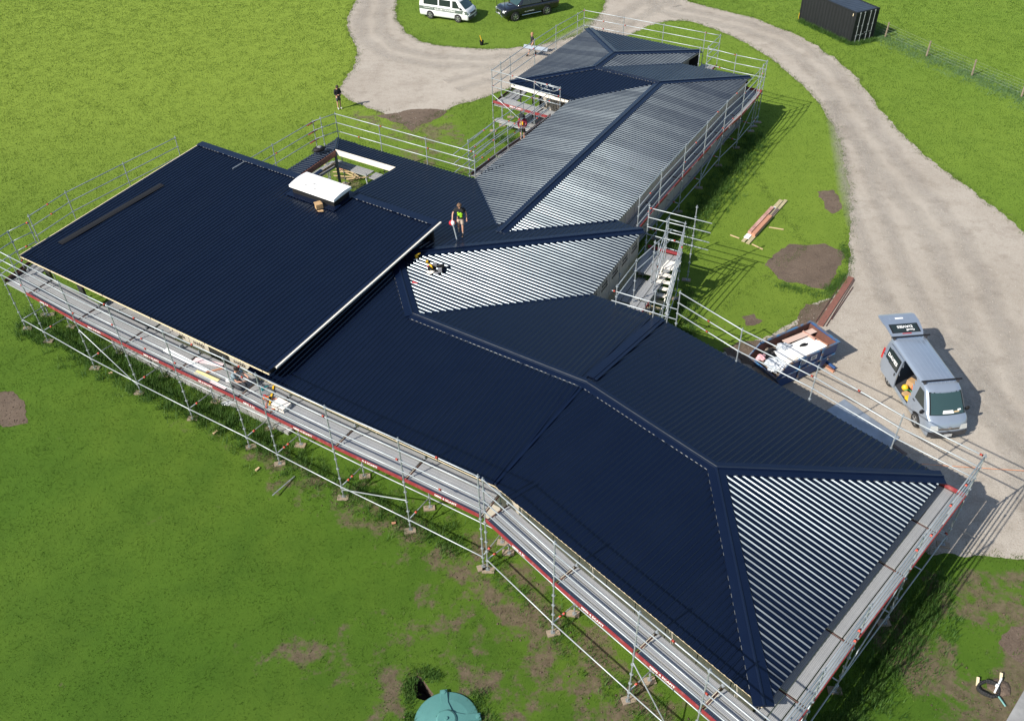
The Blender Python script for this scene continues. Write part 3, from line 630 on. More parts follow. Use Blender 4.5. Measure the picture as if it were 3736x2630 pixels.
# slabs
def slab(pts, z1=.12):
    mb = MB(); mb.prism([(p.x, p.y) for p in pts], .0, z1); obj('floor_slab', mb, MT['slab'], house, True)
_i1 = PL['F1'][2]*.5; _i2 = PL['F2'][2]*.75
slab([E['E2']+_i1, E['E1'], E['B1'], V['R2'], E['E3']+_i1+_i2*.3]); slab([V['e4']+_i2, E['E3']+_i2, V['R2'], E['B1'], E['M2'], E['M1'], V['c2'], V['c3'], Vector((-9, 34))])
slab([E['N6'], E['N5'], E['N4'], E['N3'], E['N2'], E['N1'], E['NL2'], E['Nl']])
slab([Vector((-20.45, 35.9)), Vector((-18.9, 32.45)), Bb+BN*.2, Bc-BN*3, Bd+BD*3-BN*3], .16)
def post(x, y, z1, r=.055, m='post', z0=.0):
    mb = MB(); mb.box((x-r, y-r, z0), (x+r, y+r, z1)); obj('porch_post', mb, MT[m], house, True)
for x, y in ((1.80, 56.33), (.95, 55.15), (3.4, 53.2)): post(x, y, 2.9)
post(-19.9, 33.5, 3.6, .09); post(-22.1, 35.1, 3.55, .09); post(-9.80, 45.95, 3.1, .07, 'post_grey'); post(-11.3, 45.0, 3.0, .04)
# chimney on the big roof: dark curb, curved white cover, apron flashing
def chimney():
    o = Vector((-10.72, 38.94)); w, dp = 2.72, 1.12
    def at(u, v): return o+BD*u+BN*v
    mb = MB(); z = pz('Big', o)
    c = [at(0, 0), at(w, 0), at(w, dp), at(0, dp)]
    zt = [z+.46, z+.46, z+.54, z+.54]
    mb.add([(p.x, p.y, z-.05) for p in c]+[(p.x, p.y, t) for p, t in zip(c, zt)], [(0, 1, 5, 4), (1, 2, 6, 5), (2, 3, 7, 6), (3, 0, 4, 7), (4, 5, 6, 7)])
    ch = obj('chimney_box', mb, MT['black'], house, True)
    mb = MB(); n = 8; rows = []
    for u in (-.10, w+.10):
        r = []
        for i in range(n+1):
            t = i/n; p = at(u, -.08+t*(dp+.2)); r.append((p.x, p.y, z+.50+.10*t+.07*math.sin(math.pi*t)))
        rows.append(r)
    b = [[(x, y, zz-.02-(.13 if i in (0, n) else .13)) for i, (x, y, zz) in enumerate(r)] for r in rows]
    # curved lid with straight lower edge
    for r in b:
        for i in range(n+1): r[i] = (r[i][0], r[i][1], z+.38+.10*i/n)
    N = n+1
    mb.add(rows[0]+rows[1]+b[0]+b[1], [(i, N+i, N+i+1, i+1) for i in range(n)]+[(i+1+2*N, i+2*N, i, i+1) for i in range(n)]+[(3*N+i, 3*N+i+1, N+i+1, N+i) for i in range(n)]+[(2*N, 3*N, N, 0), (N-1, 2*N-1, 4*N-1, 3*N-1)])
    obj('chimney_cover', mb, MT['white'], ch, True)
    mb = MB()
    for u0, u1, v0, v1 in ((-.22, w+.22, -.30, 0), (-.22, 0, 0, 2.3), (w, w+.22, 0, 1.6)):
        q = [at(u0, v0), at(u1, v0), at(u1, v1), at(u0, v1)]
        q = [(p.x, p.y, pz('Big', p)+.062) for p in q]; mb.add(q+[(x, y, zz+.012) for x, y, zz in q], [(0, 3, 2, 1), (4, 5, 6, 7), (0, 1, 5, 4), (1, 2, 6, 5), (2, 3, 7, 6), (3, 0, 4, 7)])
    obj('apron_flashing', mb, MT['cap'], ch, True)
    for u, v, du in ((.55, .25, .35), (.95, .5, .3), (1.25, .2, .2)):
        p = at(u, v); t = (v+.08)/(dp+.2); lb = MB(); lb.obox(at(u, v), at(u+du, v), .03, z+.50+.10*t+.07*math.sin(math.pi*t)-.01, z+.51+.10*t+.07*math.sin(math.pi*t))
        obj('cover_marking', lb, MT['panel_text'], ch, True)
chimney()

# ---------------------------------------------------------------- scaffolding
RS = .535                                   # spacing of the ring couplings on a standard
_std = {}
def standard_mesh(L, top=.10, foot=True):
    k = (round(L, 2), foot)
    if k in _std: return _std[k]
    mb = MB(); mb.tube((0, 0, .18 if foot else 0), (0, 0, L), .026, 8, mi=0)
    z = L-top
    while z > .3:
        mb.lathe([(.03, z-.012), (.062, z-.006), (.062, z+.006), (.03, z+.012)], 10, mi=0); z -= RS
    if foot:
        mb.tube((0, 0, .02), (0, 0, .34), .018, 6, mi=1); mb.tube((0, 0, .24), (0, 0, .30), .045, 8, mi=1); mb.box((-.07, -.07, .0), (.07, .07, .012), mi=1)
    me = mb.mesh('standard', [MT['galv'], MT['galv_dark']]); _std[k] = me; return me
_unit = {}
def unit_tube(m, r):
    if (m, r) not in _unit:
        mb = MB(); mb.tube((0, 0, 0), (0, 0, 1), r, 8); me = mb.mesh('tube', MT[m]); me.polygons.foreach_set('use_smooth', [len(p.vertices) == 4 for p in me.polygons]); _unit[(m, r)] = me
    return _unit[(m, r)]
def tube_obj(name, p, q, parent, m='galv', r=.0245):
    p = Vector(p); q = Vector(q); d = q-p; rot = d.to_track_quat('Z', 'Y').to_matrix().to_4x4()
    Mx = Matrix.Translation(p) @ rot @ Matrix.Diagonal((1, 1, d.length, 1))
    return link(name, unit_tube(m, r), parent, True, Mx)
def ends(p, q, e):
    p = Vector(p); q = Vector(q); d = (q-p).normalized(); return p-d*e, q+d*e
class Scaf:
    def __init__(s, label, loc):
        s.root = empty('scaffold', (loc[0], loc[1], 0), 0, label, 'scaffold', 'scaffold runs around the house'); s.r = random.Random(hash(label) % 999 if False else len(label)*7+3)
    def std(s, x, y, ztop, z0=.06, foot=True, sole=True, yaw=None):
        o = link('standard', standard_mesh(ztop-z0, foot=foot), s.root, True, Matrix.Translation((x, y, z0)))
        if foot and sole:
            mb = MB(); a = s.r.uniform(-.3, .3) if yaw is None else yaw
            mb.box((-.22, -.13, -.055), (.22, .13, -.003), M=Matrix.Rotation(a, 4, 'Z')); obj('sole_board', mb, MT['sole'], s.root, True, mtx=Matrix.Translation((x+s.r.uniform(-.05, .05), y+s.r.uniform(-.05, .05), z0)))
        return o
    def rail(s, p, q, name='guard_rail', m='galv', r=.0245, e=.0, mark=True):
        p, q = ends(p, q, e); o = tube_obj(name, p, q, s.root, m, r)
        if mark and s.r.random() < .35:
            t = s.r.choice((.04, .5, .95)); c = Vector(p).lerp(Vector(q), t); d = (Vector(q)-Vector(p)).normalized()*.06
            tube_obj('coupler', c-d, c+d, s.root, 'red_bright', .036)
        return o
    def rails(s, pts, zs, **k):
        for a, b in zip(pts, pts[1:]):
            for z in zs: s.rail((a[0], a[1], z), (b[0], b[1], z), **k)
    def deck(s, a, b, inner, z, n=3, w=.31, gap=.035, end=.06, first=.05):
        """planks between bay ends a-b; inner = plan vector from the outer line towards the house"""
        a = Vector(a[:2]); b = Vector(b[:2]); d = (b-a).normalized(); nn = Vector(inner[:2]).normalized()
        for i in range(n):
            c = first+w/2+i*(w+gap); p = a+nn*c+d*end; q = b+nn*c-d*end; L = (q-p).length
            mb = MB(); mb.box((0, -w/2, -.012), (L, w/2, 0)); mb.box((0, -w/2, -.07), (L, -w/2+.012, -.012)); mb.box((0, w/2-.012, -.07), (L, w/2, -.012)); mb.box((0, -w/2+.012, -.05), (.012, w/2-.012, -.012)); mb.box((L-.012, -w/2+.012, -.05), (L, w/2-.012, -.012))
            for y in (-w/2+.02, -.02, w/2-.05): mb.box((.02, y, 0), (L-.02, y+.03, .006))
            obj('deck_plank', mb, MT['deck'], s.root, True, mtx=Matrix.Translation((p.x, p.y, z+s.r.uniform(-.006, .006))) @ Matrix.Rotation(math.atan2(d.y, d.x), 4, 'Z'))
        return nn
    def transom(s, p, inner, z, L=1.1, m='rust'):
        nn = Vector(inner[:2]).normalized(); s.rail((p[0]-nn.x*.02, p[1]-nn.y*.02, z-.04), (p[0]+nn.x*L, p[1]+nn.y*L, z-.04), 'transom', m, .03, mark=False)
    def toe(s, a, b, z, out, text=True, m='red', h=.17, flip=False):
        a = Vector(a[:2]); b = Vector(b[:2]); d = (b-a).normalized(); o2 = Vector(out[:2]).normalized()
        mb = MB(); mb.obox(a+d*.05, b-d*.05, .028, z+.005, z+h); t = obj('toe_board', mb, MT[m], s.root, True)
        if text:
            x = Vector((-o2.y, o2.x)); c = a.lerp(b, s.r.choice((.44, .5, .56)))+o2*.0165
            link('lettering', text_mesh('0800 4 SCAFIT', .135, MT['white'], 1.12), t, True, frame((c.x, c.y, z+h/2+.0), (x.x, x.y, 0), (o2.x, o2.y, 0)))
        return t
def lerp2(a, b, t): return (a[0]+(b[0]-a[0])*t, a[1]+(b[1]-a[1])*t)
def nrm(a, b, left=True):
    d = (Vector(b)-Vector(a)).normalized(); v = Vector((-d.y, d.x)); return v if left else -v
def off(p, n, k): return (p[0]+n[0]*k, p[1]+n[1]*k)

def run(S, pts, z_top, z_deck, rails, inner, inner_posts=True, toe=True, deck=True, text=True, low=.60, inner_low=.60, width=1.05, posts=None, sole=True, low_transoms=True, n=3, toe_m='red', skip_text=()):
    for i, p in enumerate(pts):
        if posts is None or i in posts: S.std(p[0], p[1], z_top, sole=sole)
        ip = off(p, inner, width)
        if inner_posts: S.std(ip[0], ip[1], z_deck+.12 if i % 3 else z_deck+.2, sole=sole)
        if deck: S.transom(p, inner, z_deck, width+.05)
        if low_transoms and inner_posts:
            S.rail((p[0], p[1], low+.04), (ip[0], ip[1], inner_low), 'transom', 'galv', .024)
            c = Vector((p[0], p[1], low+.04)).lerp(Vector((ip[0], ip[1], inner_low)), .33); d = Vector((inner[0], inner[1], 0))*.06
            tube_obj('coupler', c-d, c+d, S.root, 'red_bright', .04)
    S.rails(pts, rails)
    if low: S.rails(pts, [low], name='ledger', mark=False)
    if inner_posts: S.rails([off(p, inner, width) for p in pts], [inner_low], name='ledger', mark=False)
    for i, (a, b) in enumerate(zip(pts, pts[1:])):
        if deck: S.deck(a, b, inner, z_deck, n=n)
        if toe: S.toe(a, b, z_deck, -Vector(inner), text and i not in skip_text, toe_m)

ZD, ZT = 2.75, 4.95
RL = [ZT-.10-k*RS for k in range(4)]
# run along the tall roof's front and the bend
PA = [(-22.26, 33.1), (-19.26, 31.0), (-16.61, 29.26), (-13.82, 27.47), (-10.99, 25.70), (-9.55, 24.72), (-6.71, 22.88), (-3.96, 21.18), (-1.20, 19.42)]
S1 = Scaf('long front scaffold below the tall mono-pitch roof, with red lettered toe boards', (-12, 27)); inA = nrm((-19.26, 31.0), (-3.96, 21.18))
run(S1, PA, ZT, ZD, RL, inA, width=1.27, n=4)
pc = (-23.68, 34.08); S1.std(*pc, ZT-.05); S1.rails([pc, PA[0]], RL[:4], mark=True); S1.rails([pc, PA[0]], [.60], name='ledger'); S1.deck(pc, PA[0], inA, ZD, n=4); 
S1.deck(PA[1], PA[2], inA, ZD-.2, n=2, first=1.46); S1.deck(PA[2], lerp2(PA[2], PA[3], .42), inA, ZD-.2, n=2, first=1.46); pci = off(pc, inA, 1.27); S1.std(*pci, 2.9); S1.rail((*pc, .6), (*pci, .6), 'transom', 'galv', .024)
for a, b in ((1, 2), (6, 7)):
    if a == 1: S1.rail((*PA[2], .4), (*off(PA[1], inA, 0), 2.3), 'brace', 'galv', .024, mark=False)
    else: S1.rail((*PA[6], .45), (*lerp2(PA[7], off(PA[7], inA, .0), 1), 2.3-.6), 'brace', 'galv', .024, mark=False)
# run along the front wing
PB = [(-1.04, 19.28), (1.17, 16.66), (3.42, 14.16), (5.05, 12.35), (6.44, 10.82)]
S2 = Scaf('front scaffold along the nearest wing, past the bend, with red lettered toe boards', (2, 15.6)); inB = nrm((1.17, 16.66), (3.42, 14.16))
run(S2, PB, ZT, ZD, RL, inB)
S2.rail((*PB[2], 2.3), (*lerp2(PB[2], PB[3], .75), .2), 'brace', 'galv', .024, mark=False)
# run across the hip end
PC = [(6.44, 10.82), (8.13, 12.38), (10.0, 14.32), (12.42, 16.74), (14.1, 18.42), (15.62, 19.94)]
S3 = Scaf('end scaffold beside the striped hip end, deck of three plank rows', (11, 15.3)); inC = nrm((8.13, 12.35), (15.62, 19.94))
PC[0] = (6.50, 10.76)
run(S3, PC, 4.80, ZD-.12, [4.7-k*RS for k in range(4)], inC, width=1.05, text=False, posts=(1, 2, 3, 5), toe=True)
S3.toe(off(PC[-1], inC, 0), off(PC[-1], inC, 1.1), ZD-.12, nrm(PC[0], PC[-1])*0+(Vector(PC[-1])-Vector(PC[0])).normalized(), False)
S3.rail((*PC[1], 2.9), (*lerp2(PC[0], PC[1], .2), .5), 'brace', 'galv', .024, mark=False); S3.rail((*PC[3], 2.9), (*PC[2], .6), 'brace', 'galv', .024, mark=False)
# guard rails along the back eave of the front wing
S4 = Scaf('triple guard rail along the back eave, between the blue skip and the roof', (11, 25)); PD = [(15.62, 19.94), (13.60, 21.92), (11.40, 24.62), (9.06, 26.92), (7.03, 29.48)]
for p in PD[1:]: S4.std(*p, 4.80)
S4.rails(PD, [4.7, 4.17, 3.63])
S4.rails(PD, [.5], name='ledger', mark=False)
# walkway beside the panelled wall and its stair tower
mE = (E['M1']-E['M2']).normalized(); mO = Vector((mE.y, -mE.x))
def mp(u, v): p = E['M2']+mE*u+mO*v; return (p.x, p.y)
S5 = Scaf('walkway scaffold beside the printed plywood wall, deck in bright and dark planks', (5.8, 33.8)); ZM = 1.80
MPTS = [mp(-.2, 1.28), mp(2.0, 1.28), mp(4.3, 1.28), mp(6.4, 1.28)]
for p in (mp(-.2, 1.28), mp(2.0, 1.28), mp(3.8, 1.45)): S5.std(*p, 4.2)
for p in (mp(0, .15), mp(3.0, .15), mp(6.3, .15)): S5.std(*p, 2.5)
S5.deck(mp(-1.0, 1.28), mp(2.2, 1.28), -mO, ZM-.32, n=3); S5.deck(mp(2.2, 1.28), mp(4.4, 1.28), -mO, ZM-.32, n=3); S5.deck(mp(4.4, 1.28), mp(6.6, 1.28), -mO, ZM, n=3)
S5.deck(mp(-.6, 1.95), mp(2.3, 1.95), -mO, ZM, n=2); S5.deck(mp(2.3, 1.95), mp(4.9, 1.95), -mO, ZM, n=2); S5.deck(mp(4.9, 1.95), mp(6.6, 1.95), -mO, ZM, n=2)
S5.toe(mp(-.8, 2.0), mp(2.2, 2.0), ZM, mO, True); S5.toe(mp(6.62, .1), mp(6.62, 2.0), ZM, mE, False)
S5.rails([mp(-.2, 1.28), mp(2.0, 1.28), mp(5.2, 1.75)], [4.1, 3.55]); 
S5.rails([mp(-.3, 1.1), mp(-.3, 4.1)], [3.9, 3.37, 2.83]); S5.std(*mp(-.3, 3.05), 4.6); S5.std(*mp(-.35, 3.7), 4.7)
S5.rails([mp(6.7, .0), mp(6.7, 3.2)], [4.0, 3.47, 2.93, 2.5]); S5.std(*mp(6.75, 0.0), 4.2); S5.std(*mp(7.3, 2.2), 4.4)
S6 = Scaf('stair tower of tubes around the pale timber steps', (7.6, 34.5))
TB = {'TR': (8.24, 35.32), 'TL': (7.55, 35.75), 'FL': (6.83, 33.93), 'FR': (7.5, 33.6)}
FL2, FR2 = mp(1.5, 2.05), mp(1.35, 2.95)
for p in (TB['TR'], TB['TL'], (7.42, 35.55), TB['FL']): S6.std(*p, 4.5 if p != TB['FL'] else 4.3)
S6.std(*FL2, 2.6); S6.std(*FR2, 2.6)
for z in (4.4, 3.87, 3.33, 2.8): S6.rail((*TB['TL'], z), (*TB['TR'], z), r=.026)
tr, fr = TB['TR'], mp(2.4, 2.75)
for k in range(4): S6.rail((*tr, 4.35-k*.55), (*fr, 2.55-k*.6), 'stair_rail')
for k in range(3): S6.rail((*TB['TL'], 4.3-k*.55), (*TB['FL'], 3.6-k*.75), 'stair_rail')
for k in range(2): S6.rail((*TB['FL'], 2.0-k*.7), (*FL2, .9-k*.3), 'stair_rail')
S6.rail((*tr, .5), (*TB['TL'], .5), 'ledger'); S6.rail((*tr, .5), (*fr, .45), 'ledger')
st = empty('timber_steps', (7.6, 35.2, 0), 0, 'pale timber steps with a square landing inside the stair tower', 'stairs')
A0, A1 = Vector((7.62, 35.40)), Vector((8.16, 35.16)); dn = (Vector((7.21, 34.96))-Vector((7.54, 35.50))).normalized(); sw = (A1-A0).normalized()
mb = MB(); q = [A0, A0+sw*.66, A0+sw*.66+dn*.7, A0+dn*.7]; mb.prism([(p.x, p.y) for p in q], 2.27, 2.33); obj('landing', mb, MT['cream_pale'], st, True)
for i in range(9):
    c = A0+dn*(.78+i*.23); z = 2.06-i*.235
    if z < .1: break
    mb = MB(); q = [c, c+sw*.66, c+sw*.66+dn*.24, c+dn*.24]; mb.prism([(p.x, p.y) for p in q], z-.02, z+.02); obj('tread', mb, MT['cream_pale' if i < 4 else 'timber_grey'], st, True)
for k in (0, .66):
    a = A0+dn*.6+sw*k; b = A0+dn*2.75+sw*k
    mb = MB(); w = sw*.02
    mb.add([(a.x-w.x, a.y-w.y, 2.05), (a.x+w.x, a.y+w.y, 2.05), (b.x+w.x, b.y+w.y, -.02), (b.x-w.x, b.y-w.y, -.02), (a.x-w.x, a.y-w.y, 2.3), (a.x+w.x, a.y+w.y, 2.3), (b.x+w.x, b.y+w.y, .2), (b.x-w.x, b.y-w.y, .2)], [(0, 3, 2, 1), (4, 5, 6, 7), (0, 1, 5, 4), (1, 2, 6, 5), (2, 3, 7, 6), (3, 0, 4, 7)])
    obj('stringer', mb, MT['cream_pale'], st, True)
# north wing, long right side
ZN, ZF = 4.25, 2.10
RN = [ZN-.10-k*RS for k in range(4)]
PF = [(6.40, 38.31), (7.88, 40.94), (9.59, 43.74), (11.25, 46.41), (12.91, 49.12), (14.48, 51.38), (15.89, 53.66)]
S7 = Scaf('long scaffold on the sunny-lawn side of the far wing, shadow beneath it', (11, 46)); inF = nrm(PF[0], PF[-1])
PF = [off(p, inF, -.12) for p in PF]
run(S7, PF, ZN, ZF, RN, inF, width=1.0, low=.5)
S7.rail((*PF[3], .6), (*off(PF[4], inF, .0), 2.0), 'brace', 'galv', .03, mark=False); S7.rail((*PF[5], .6), (*PF[6], 2.0), 'brace', 'galv', .024, mark=False)
PG = [(16.74, 54.92), (15.0, 56.05), (13.38, 57.40)]
S8 = Scaf('short scaffold at the far right corner of the far wing', (15.4, 55.5)); inG = nrm(PG[0], PG[1])
for p in PG[:2]: S8.std(*p, ZN)
S8.rails(PG, [4.15, 3.62, 3.08]); S8.rails([PF[-1], PG[0]], RN); S8.std(16.35, 54.3, ZN); S8.deck(PG[0], PG[1], inG, ZF, n=3); S8.deck(PF[-1], PG[0], inF, ZF, n=3); S8.toe(off(PG[0], inG, .05), off(PG[1], inG, .05), ZF, -inG, False); S8.toe(PF[-1], PG[0], ZF, -inF, False)
S8.std(*off(PG[1], inG, .9), 2.3); S8.rail((*PG[0], .5), (*PF[-1], .5), 'ledger')
PH = [(5.83, 65.08), (8.53, 64.03-.55), (11.13, 61.85), (13.72, 60.05), (14.6, 59.7)]
S9 = Scaf('guard rail scaffold behind the far end of the roof, before the gravel loop', (10, 62)); inH = nrm((14.6, 59.7), (5.83, 65.08), True)
PH = [(5.83, 65.08), (8.53, 63.4), (11.13, 61.78), (13.72, 60.12), (14.65, 59.55)]
for p in PH: S9.std(*p, ZN)
S9.rails(PH, [4.15, 3.62, 3.08]); S9.rails([PH[-1], (13.45, 57.5)], [4.15, 3.62, 3.08]); S9.std(13.45, 57.5, ZN); S9.std(12.95, 57.65, ZN-.1)
S9.deck(PH[-1], (13.45, 57.5), Vector((-.83, .56)), ZF-.1, n=3); S9.toe(PH[-1], (13.45, 57.5), ZF-.1, Vector((.83, -.56)), False)
PI = [(-.88, 54.46), (.31, 56.83), (2.01, 59.75), (3.61, 61.9), (5.30, 64.35), (5.83, 65.08)]
S10 = Scaf('guard rail scaffold along the far wing beside the gravel apron', (2.5, 60)); inI = nrm(PI[-1], PI[0])
PI = [(-.88, 54.46), (.31, 56.55), (2.01, 59.45), (3.61, 62.0), (5.30, 64.35)]
for p in PI[1:]: S10.std(*p, ZN)
S10.std(-.31, 55.7, ZN); S10.rails(PI+[PH[0]], [4.15, 3.62, 3.08]); 
for a, b in zip(PI, PI[1:]): S10.deck(a, b, inI, ZF-.25, n=3); S10.toe(a, b, ZF-.25, -inI, False, 'rust', .18)
PJ = [(-.88, 54.46), (1.76, 52.55), (3.31, 51.5)]
S11 = Scaf('porch scaffold bay with diagonal brace and lettered red toe boards', (.8, 53)); inJ = nrm(PJ[0], PJ[1])
for p in PJ: S11.std(*p, ZN)
for a, b in zip(PJ, PJ[1:]):
    S11.rails([a, b], [3.62, 3.08] if a == PJ[1] else [4.15, 3.62, 3.08]); S11.deck(a, b, inJ, ZF-.1, n=3); S11.toe(a, b, ZF-.1, -inJ, True); S11.rails([a, b], [.75], name='ledger')
    S11.deck(off(a, inJ, 0), off(b, inJ, 0), inJ, .85, n=1)
for p in PJ: S11.transom(p, inJ, ZF-.1, 1.05); S11.std(*off(p, inJ, 1.05), 2.2)
S11.rail((*PJ[0], 2.55), (*PJ[1], .8), 'brace', 'galv', .024, mark=False)
a, b = PJ[1], PJ[2]                                             # lattice beam
for z in (4.18, 3.92): S11.rail((*a, z if z > 4 else 4.14), (*b, z if z > 4 else 4.1), 'lattice_chord')
p1, p2 = lerp2(a, b, .25), lerp2(a, b, .75); S11.rail((*a, 4.1), (*p1, 3.86), 'lattice_chord'); S11.rail((*p1, 3.86), (*p2, 3.84), 'lattice_chord'); S11.rail((*p2, 3.84), (*b, 4.08), 'lattice_chord')
for t in (.27, .5, .73):
    q = lerp2(a, b, t); S11.rail((*q, 4.12), (*q, 3.86), 'lattice_web', mark=False)
PK = [(3.31, 51.5), (.99, 49.62), (-.73, 47.03), (-1.9, 44.9), (-3.0, 42.95)]
S12 = Scaf('inner corner scaffold where the worker in maroon stands', (0, 47)); inK = nrm((-.73, 47.03), (.99, 49.7), False)
KP = [(2.75, 52.2), (1.0, 49.5), (-.73, 47.03), (-2.15, 44.75)]
for p in KP[1:]: S12.std(*p, ZN)
S12.rails(KP, RN); S12.rails([(-.73, 47.03), (-1.85, 45.0), (-2.9, 43.2)], [4.15, 3.62, 3.08])
for a, b in zip(KP, KP[1:]): S12.deck(a, b, inK, ZF-.05, n=3); S12.toe(off(a, inK, .06), off(b, inK, .06), ZF-.05, -inK, False, 'rust', .18)
for p in ((.05, 47.3), (.85, 48.35)): S12.std(*p, 3.75)
S12.rails([(-2.2, 43.9), (.05, 47.3), (.85, 48.35), (2.7, 51.2)], [3.65, 3.1, 2.57])
PLL = [(-9.86, 47.83), (-7.16, 46.14), (-4.45, 44.42), (-1.77, 42.75)]
S13 = Scaf('triple guard rail beyond the courtyard roof, facing the bare soil', (-5.8, 45.4)); inL = nrm(PLL[0], PLL[-1], False)
for p in PLL: S13.std(*p, 4.6)
S13.rails(PLL, [4.5, 3.96, 3.43]); 
PM = [(-9.86, 47.83), (-10.62, 47.3), (-10.98, 46.85), (-12.73, 44.04), (-14.3, 41.5)]
S14 = Scaf('guard rail on the left side of the courtyard roof, behind the backpack', (-12, 45.2))
for p in PM[1:4]: S14.std(*p, 4.6)
PM2 = [(-9.86, 47.83), (-10.98, 46.9), (-12.73, 44.04), (-14.3, 41.5)]
S14.rails(PM2, [4.5, 3.96, 3.43])
for z in (4.45, 3.9, 3.37): tube_obj('coupler', (-11.25, 46.5, z), (-10.85, 47.1, z), S14.root, 'red_bright', .04)
PN = [(-18.03, 44.49), (-19.96, 41.72), (-21.84, 38.78), (-22.95, 36.35), (-22.86, 35.25), (-23.68, 34.08)]
S15 = Scaf('guard rail scaffold on the far left end of the tall roof, over open grass', (-20.6, 40.5)); inN = nrm(PN[0], PN[2])
PN = [(-18.03, 44.49), (-19.93, 41.62), (-21.84, 38.73), (-22.78, 36.55), (-23.68, 34.08)]
for p in PN[:4]: S15.std(*p, ZT)
S15.std(-22.6, 36.0, 4.9); S15.std(-23.2, 35.2, 4.9)
S15.rails(PN[:4], RL[:3]); S15.rails([(-22.6, 36.0), (-23.2, 35.2), PN[4]], RL[:4], m='galv')
S15.deck(PN[3], PN[4], inN, ZD, n=3); S15.toe(PN[3], PN[4], ZD, -inN, False, 'rust', .18); S15.toe(off(PN[4], inA, .1), off(PN[4], inA, 1.2), ZD, -nrm((0, 0), inA)*0+Vector((-.84, .55)), False, 'rust', .18)
for a, b in zip(PN, PN[1:4]): S15.deck(a, b, inN, ZD-.1, n=2)
# courtyard: planks and tubes inside the opening
S16 = Scaf('low scaffold seen through the roof opening, perforated planks on short legs', (-9, 46)); cw = Vector((.84, -.545)); cs = Vector((-.545, -.84))
cA = (-10.2, 47.3)
S16.deck(off(cA, cw, .2), off(cA, cw, 3.1), cs, 2.0, n=2); S16.deck(off(cA, cw, 3.1), off(cA, cw, 6.0), cs, 1.95, n=2); S16.deck(off(cA, cs, .2), off(cA, cs, 3.6), cw, 1.95, n=2)
for u, v in ((.1, .8), (3.1, .8), (5.6, .8), (.75, 2.2), (.75, 3.4)): S16.std(*off(off(cA, cw, u), cs, v), 2.2)
S16.rail((*off(off(cA, cw, .1), cs, .85), .45), (*off(off(cA, cw, .75), cs, 3.4), .45), 'ledger'); S16.rail((*off(off(cA, cw, .7), cs, 2.3), .5), (*off(off(cA, cw, 4.5), cs, 2.6), .4), 'ledger'); S16.rail((*off(off(cA, cw, 3.2), cs, 1.0), 2.0), (*off(off(cA, cw, 4.6), cs, 1.8), .3), 'brace')

# ---------------------------------------------------------------- vehicles
def paint(name, c, rough=.3, metal=.0, coat=.6, c2=None):
    return mat(name, c, rough, metal, coat=coat, var=.06, vscale=2)
MT['silver'] = mat('silver_blue_paint', (.32, .375, .45), .30, .45, coat=.5, var=.06, vscale=2)
MT['vanwhite'] = mat('white_van_paint', (.74, .75, .75), .35, 0, coat=.5, var=.05, vscale=2)
MT['band'] = mat('grey_green_band', (.10, .13, .11), .5)
MT['navy_black'] = mat('black_ute_paint', (.010, .012, .017), .22, 0, coat=.8)
MT['lamp'] = mat('headlamp_lens', (.62, .64, .62), .12, .3, coat=1.)
MT['taillamp'] = mat('red_lens', (.45, .02, .02), .2, coat=.6)
MT['grey_plastic'] = mat('grey_plastic', (.045, .045, .05), .55)
MT['wheel'] = mat('alloy_wheel', (.45, .46, .47), .35, .8)
MT['seat'] = mat('dark_upholstery', (.04, .045, .05), .8)
def ring_pts(xf, xr, hw, r, bulge, n=10, m=6):
    """rounded rectangle in plan, front at xf with a bulge; counter-clockwise from the rear right"""
    pts = []
    r = min(r, hw*.9, (xr-xf)*.45)
    # +y side (x from xr-r to xf+r)
    for i in range(n+1): pts.append((xr-r+(xf+r-(xr-r))*i/n, hw))
    for i in range(1, 4): t = math.pi/2*i/4; pts.append((xf+r-r*math.sin(t), hw-r+r*math.cos(t)))
    for i in range(m+1):
        y = (hw-r)*(1-2*i/m); pts.append((xf-bulge*(1-(y/hw)**2), y))
    for i in range(1, 4): t = math.pi/2*i/4; pts.append((xf+r-r*math.cos(t), -(hw-r)-r*math.sin(t)))
    for i in range(n+1): pts.append((xf+r+(xr-r-(xf+r))*i/n, -hw))
    for i in range(1, 3): t = math.pi/2*i/3; pts.append((xr-r+r*math.sin(t), -(hw-r)-r*math.cos(t)))
    for i in range(m+1): pts.append((xr, -(hw-r)+2*(hw-r)*i/m))
    for i in range(1, 3): t = math.pi/2*i/3; pts.append((xr-r+r*math.cos(t), (hw-r)+r*math.sin(t)))
    return pts
def lerpk(tab, z):
    if z <= tab[0][0]: return tab[0][1:]
    for a, b in zip(tab, tab[1:]):
        if z <= b[0]: t = (z-a[0])/(b[0]-a[0]); return tuple(x+(y-x)*t for x, y in zip(a[1:], b[1:]))
    return tab[-1][1:]
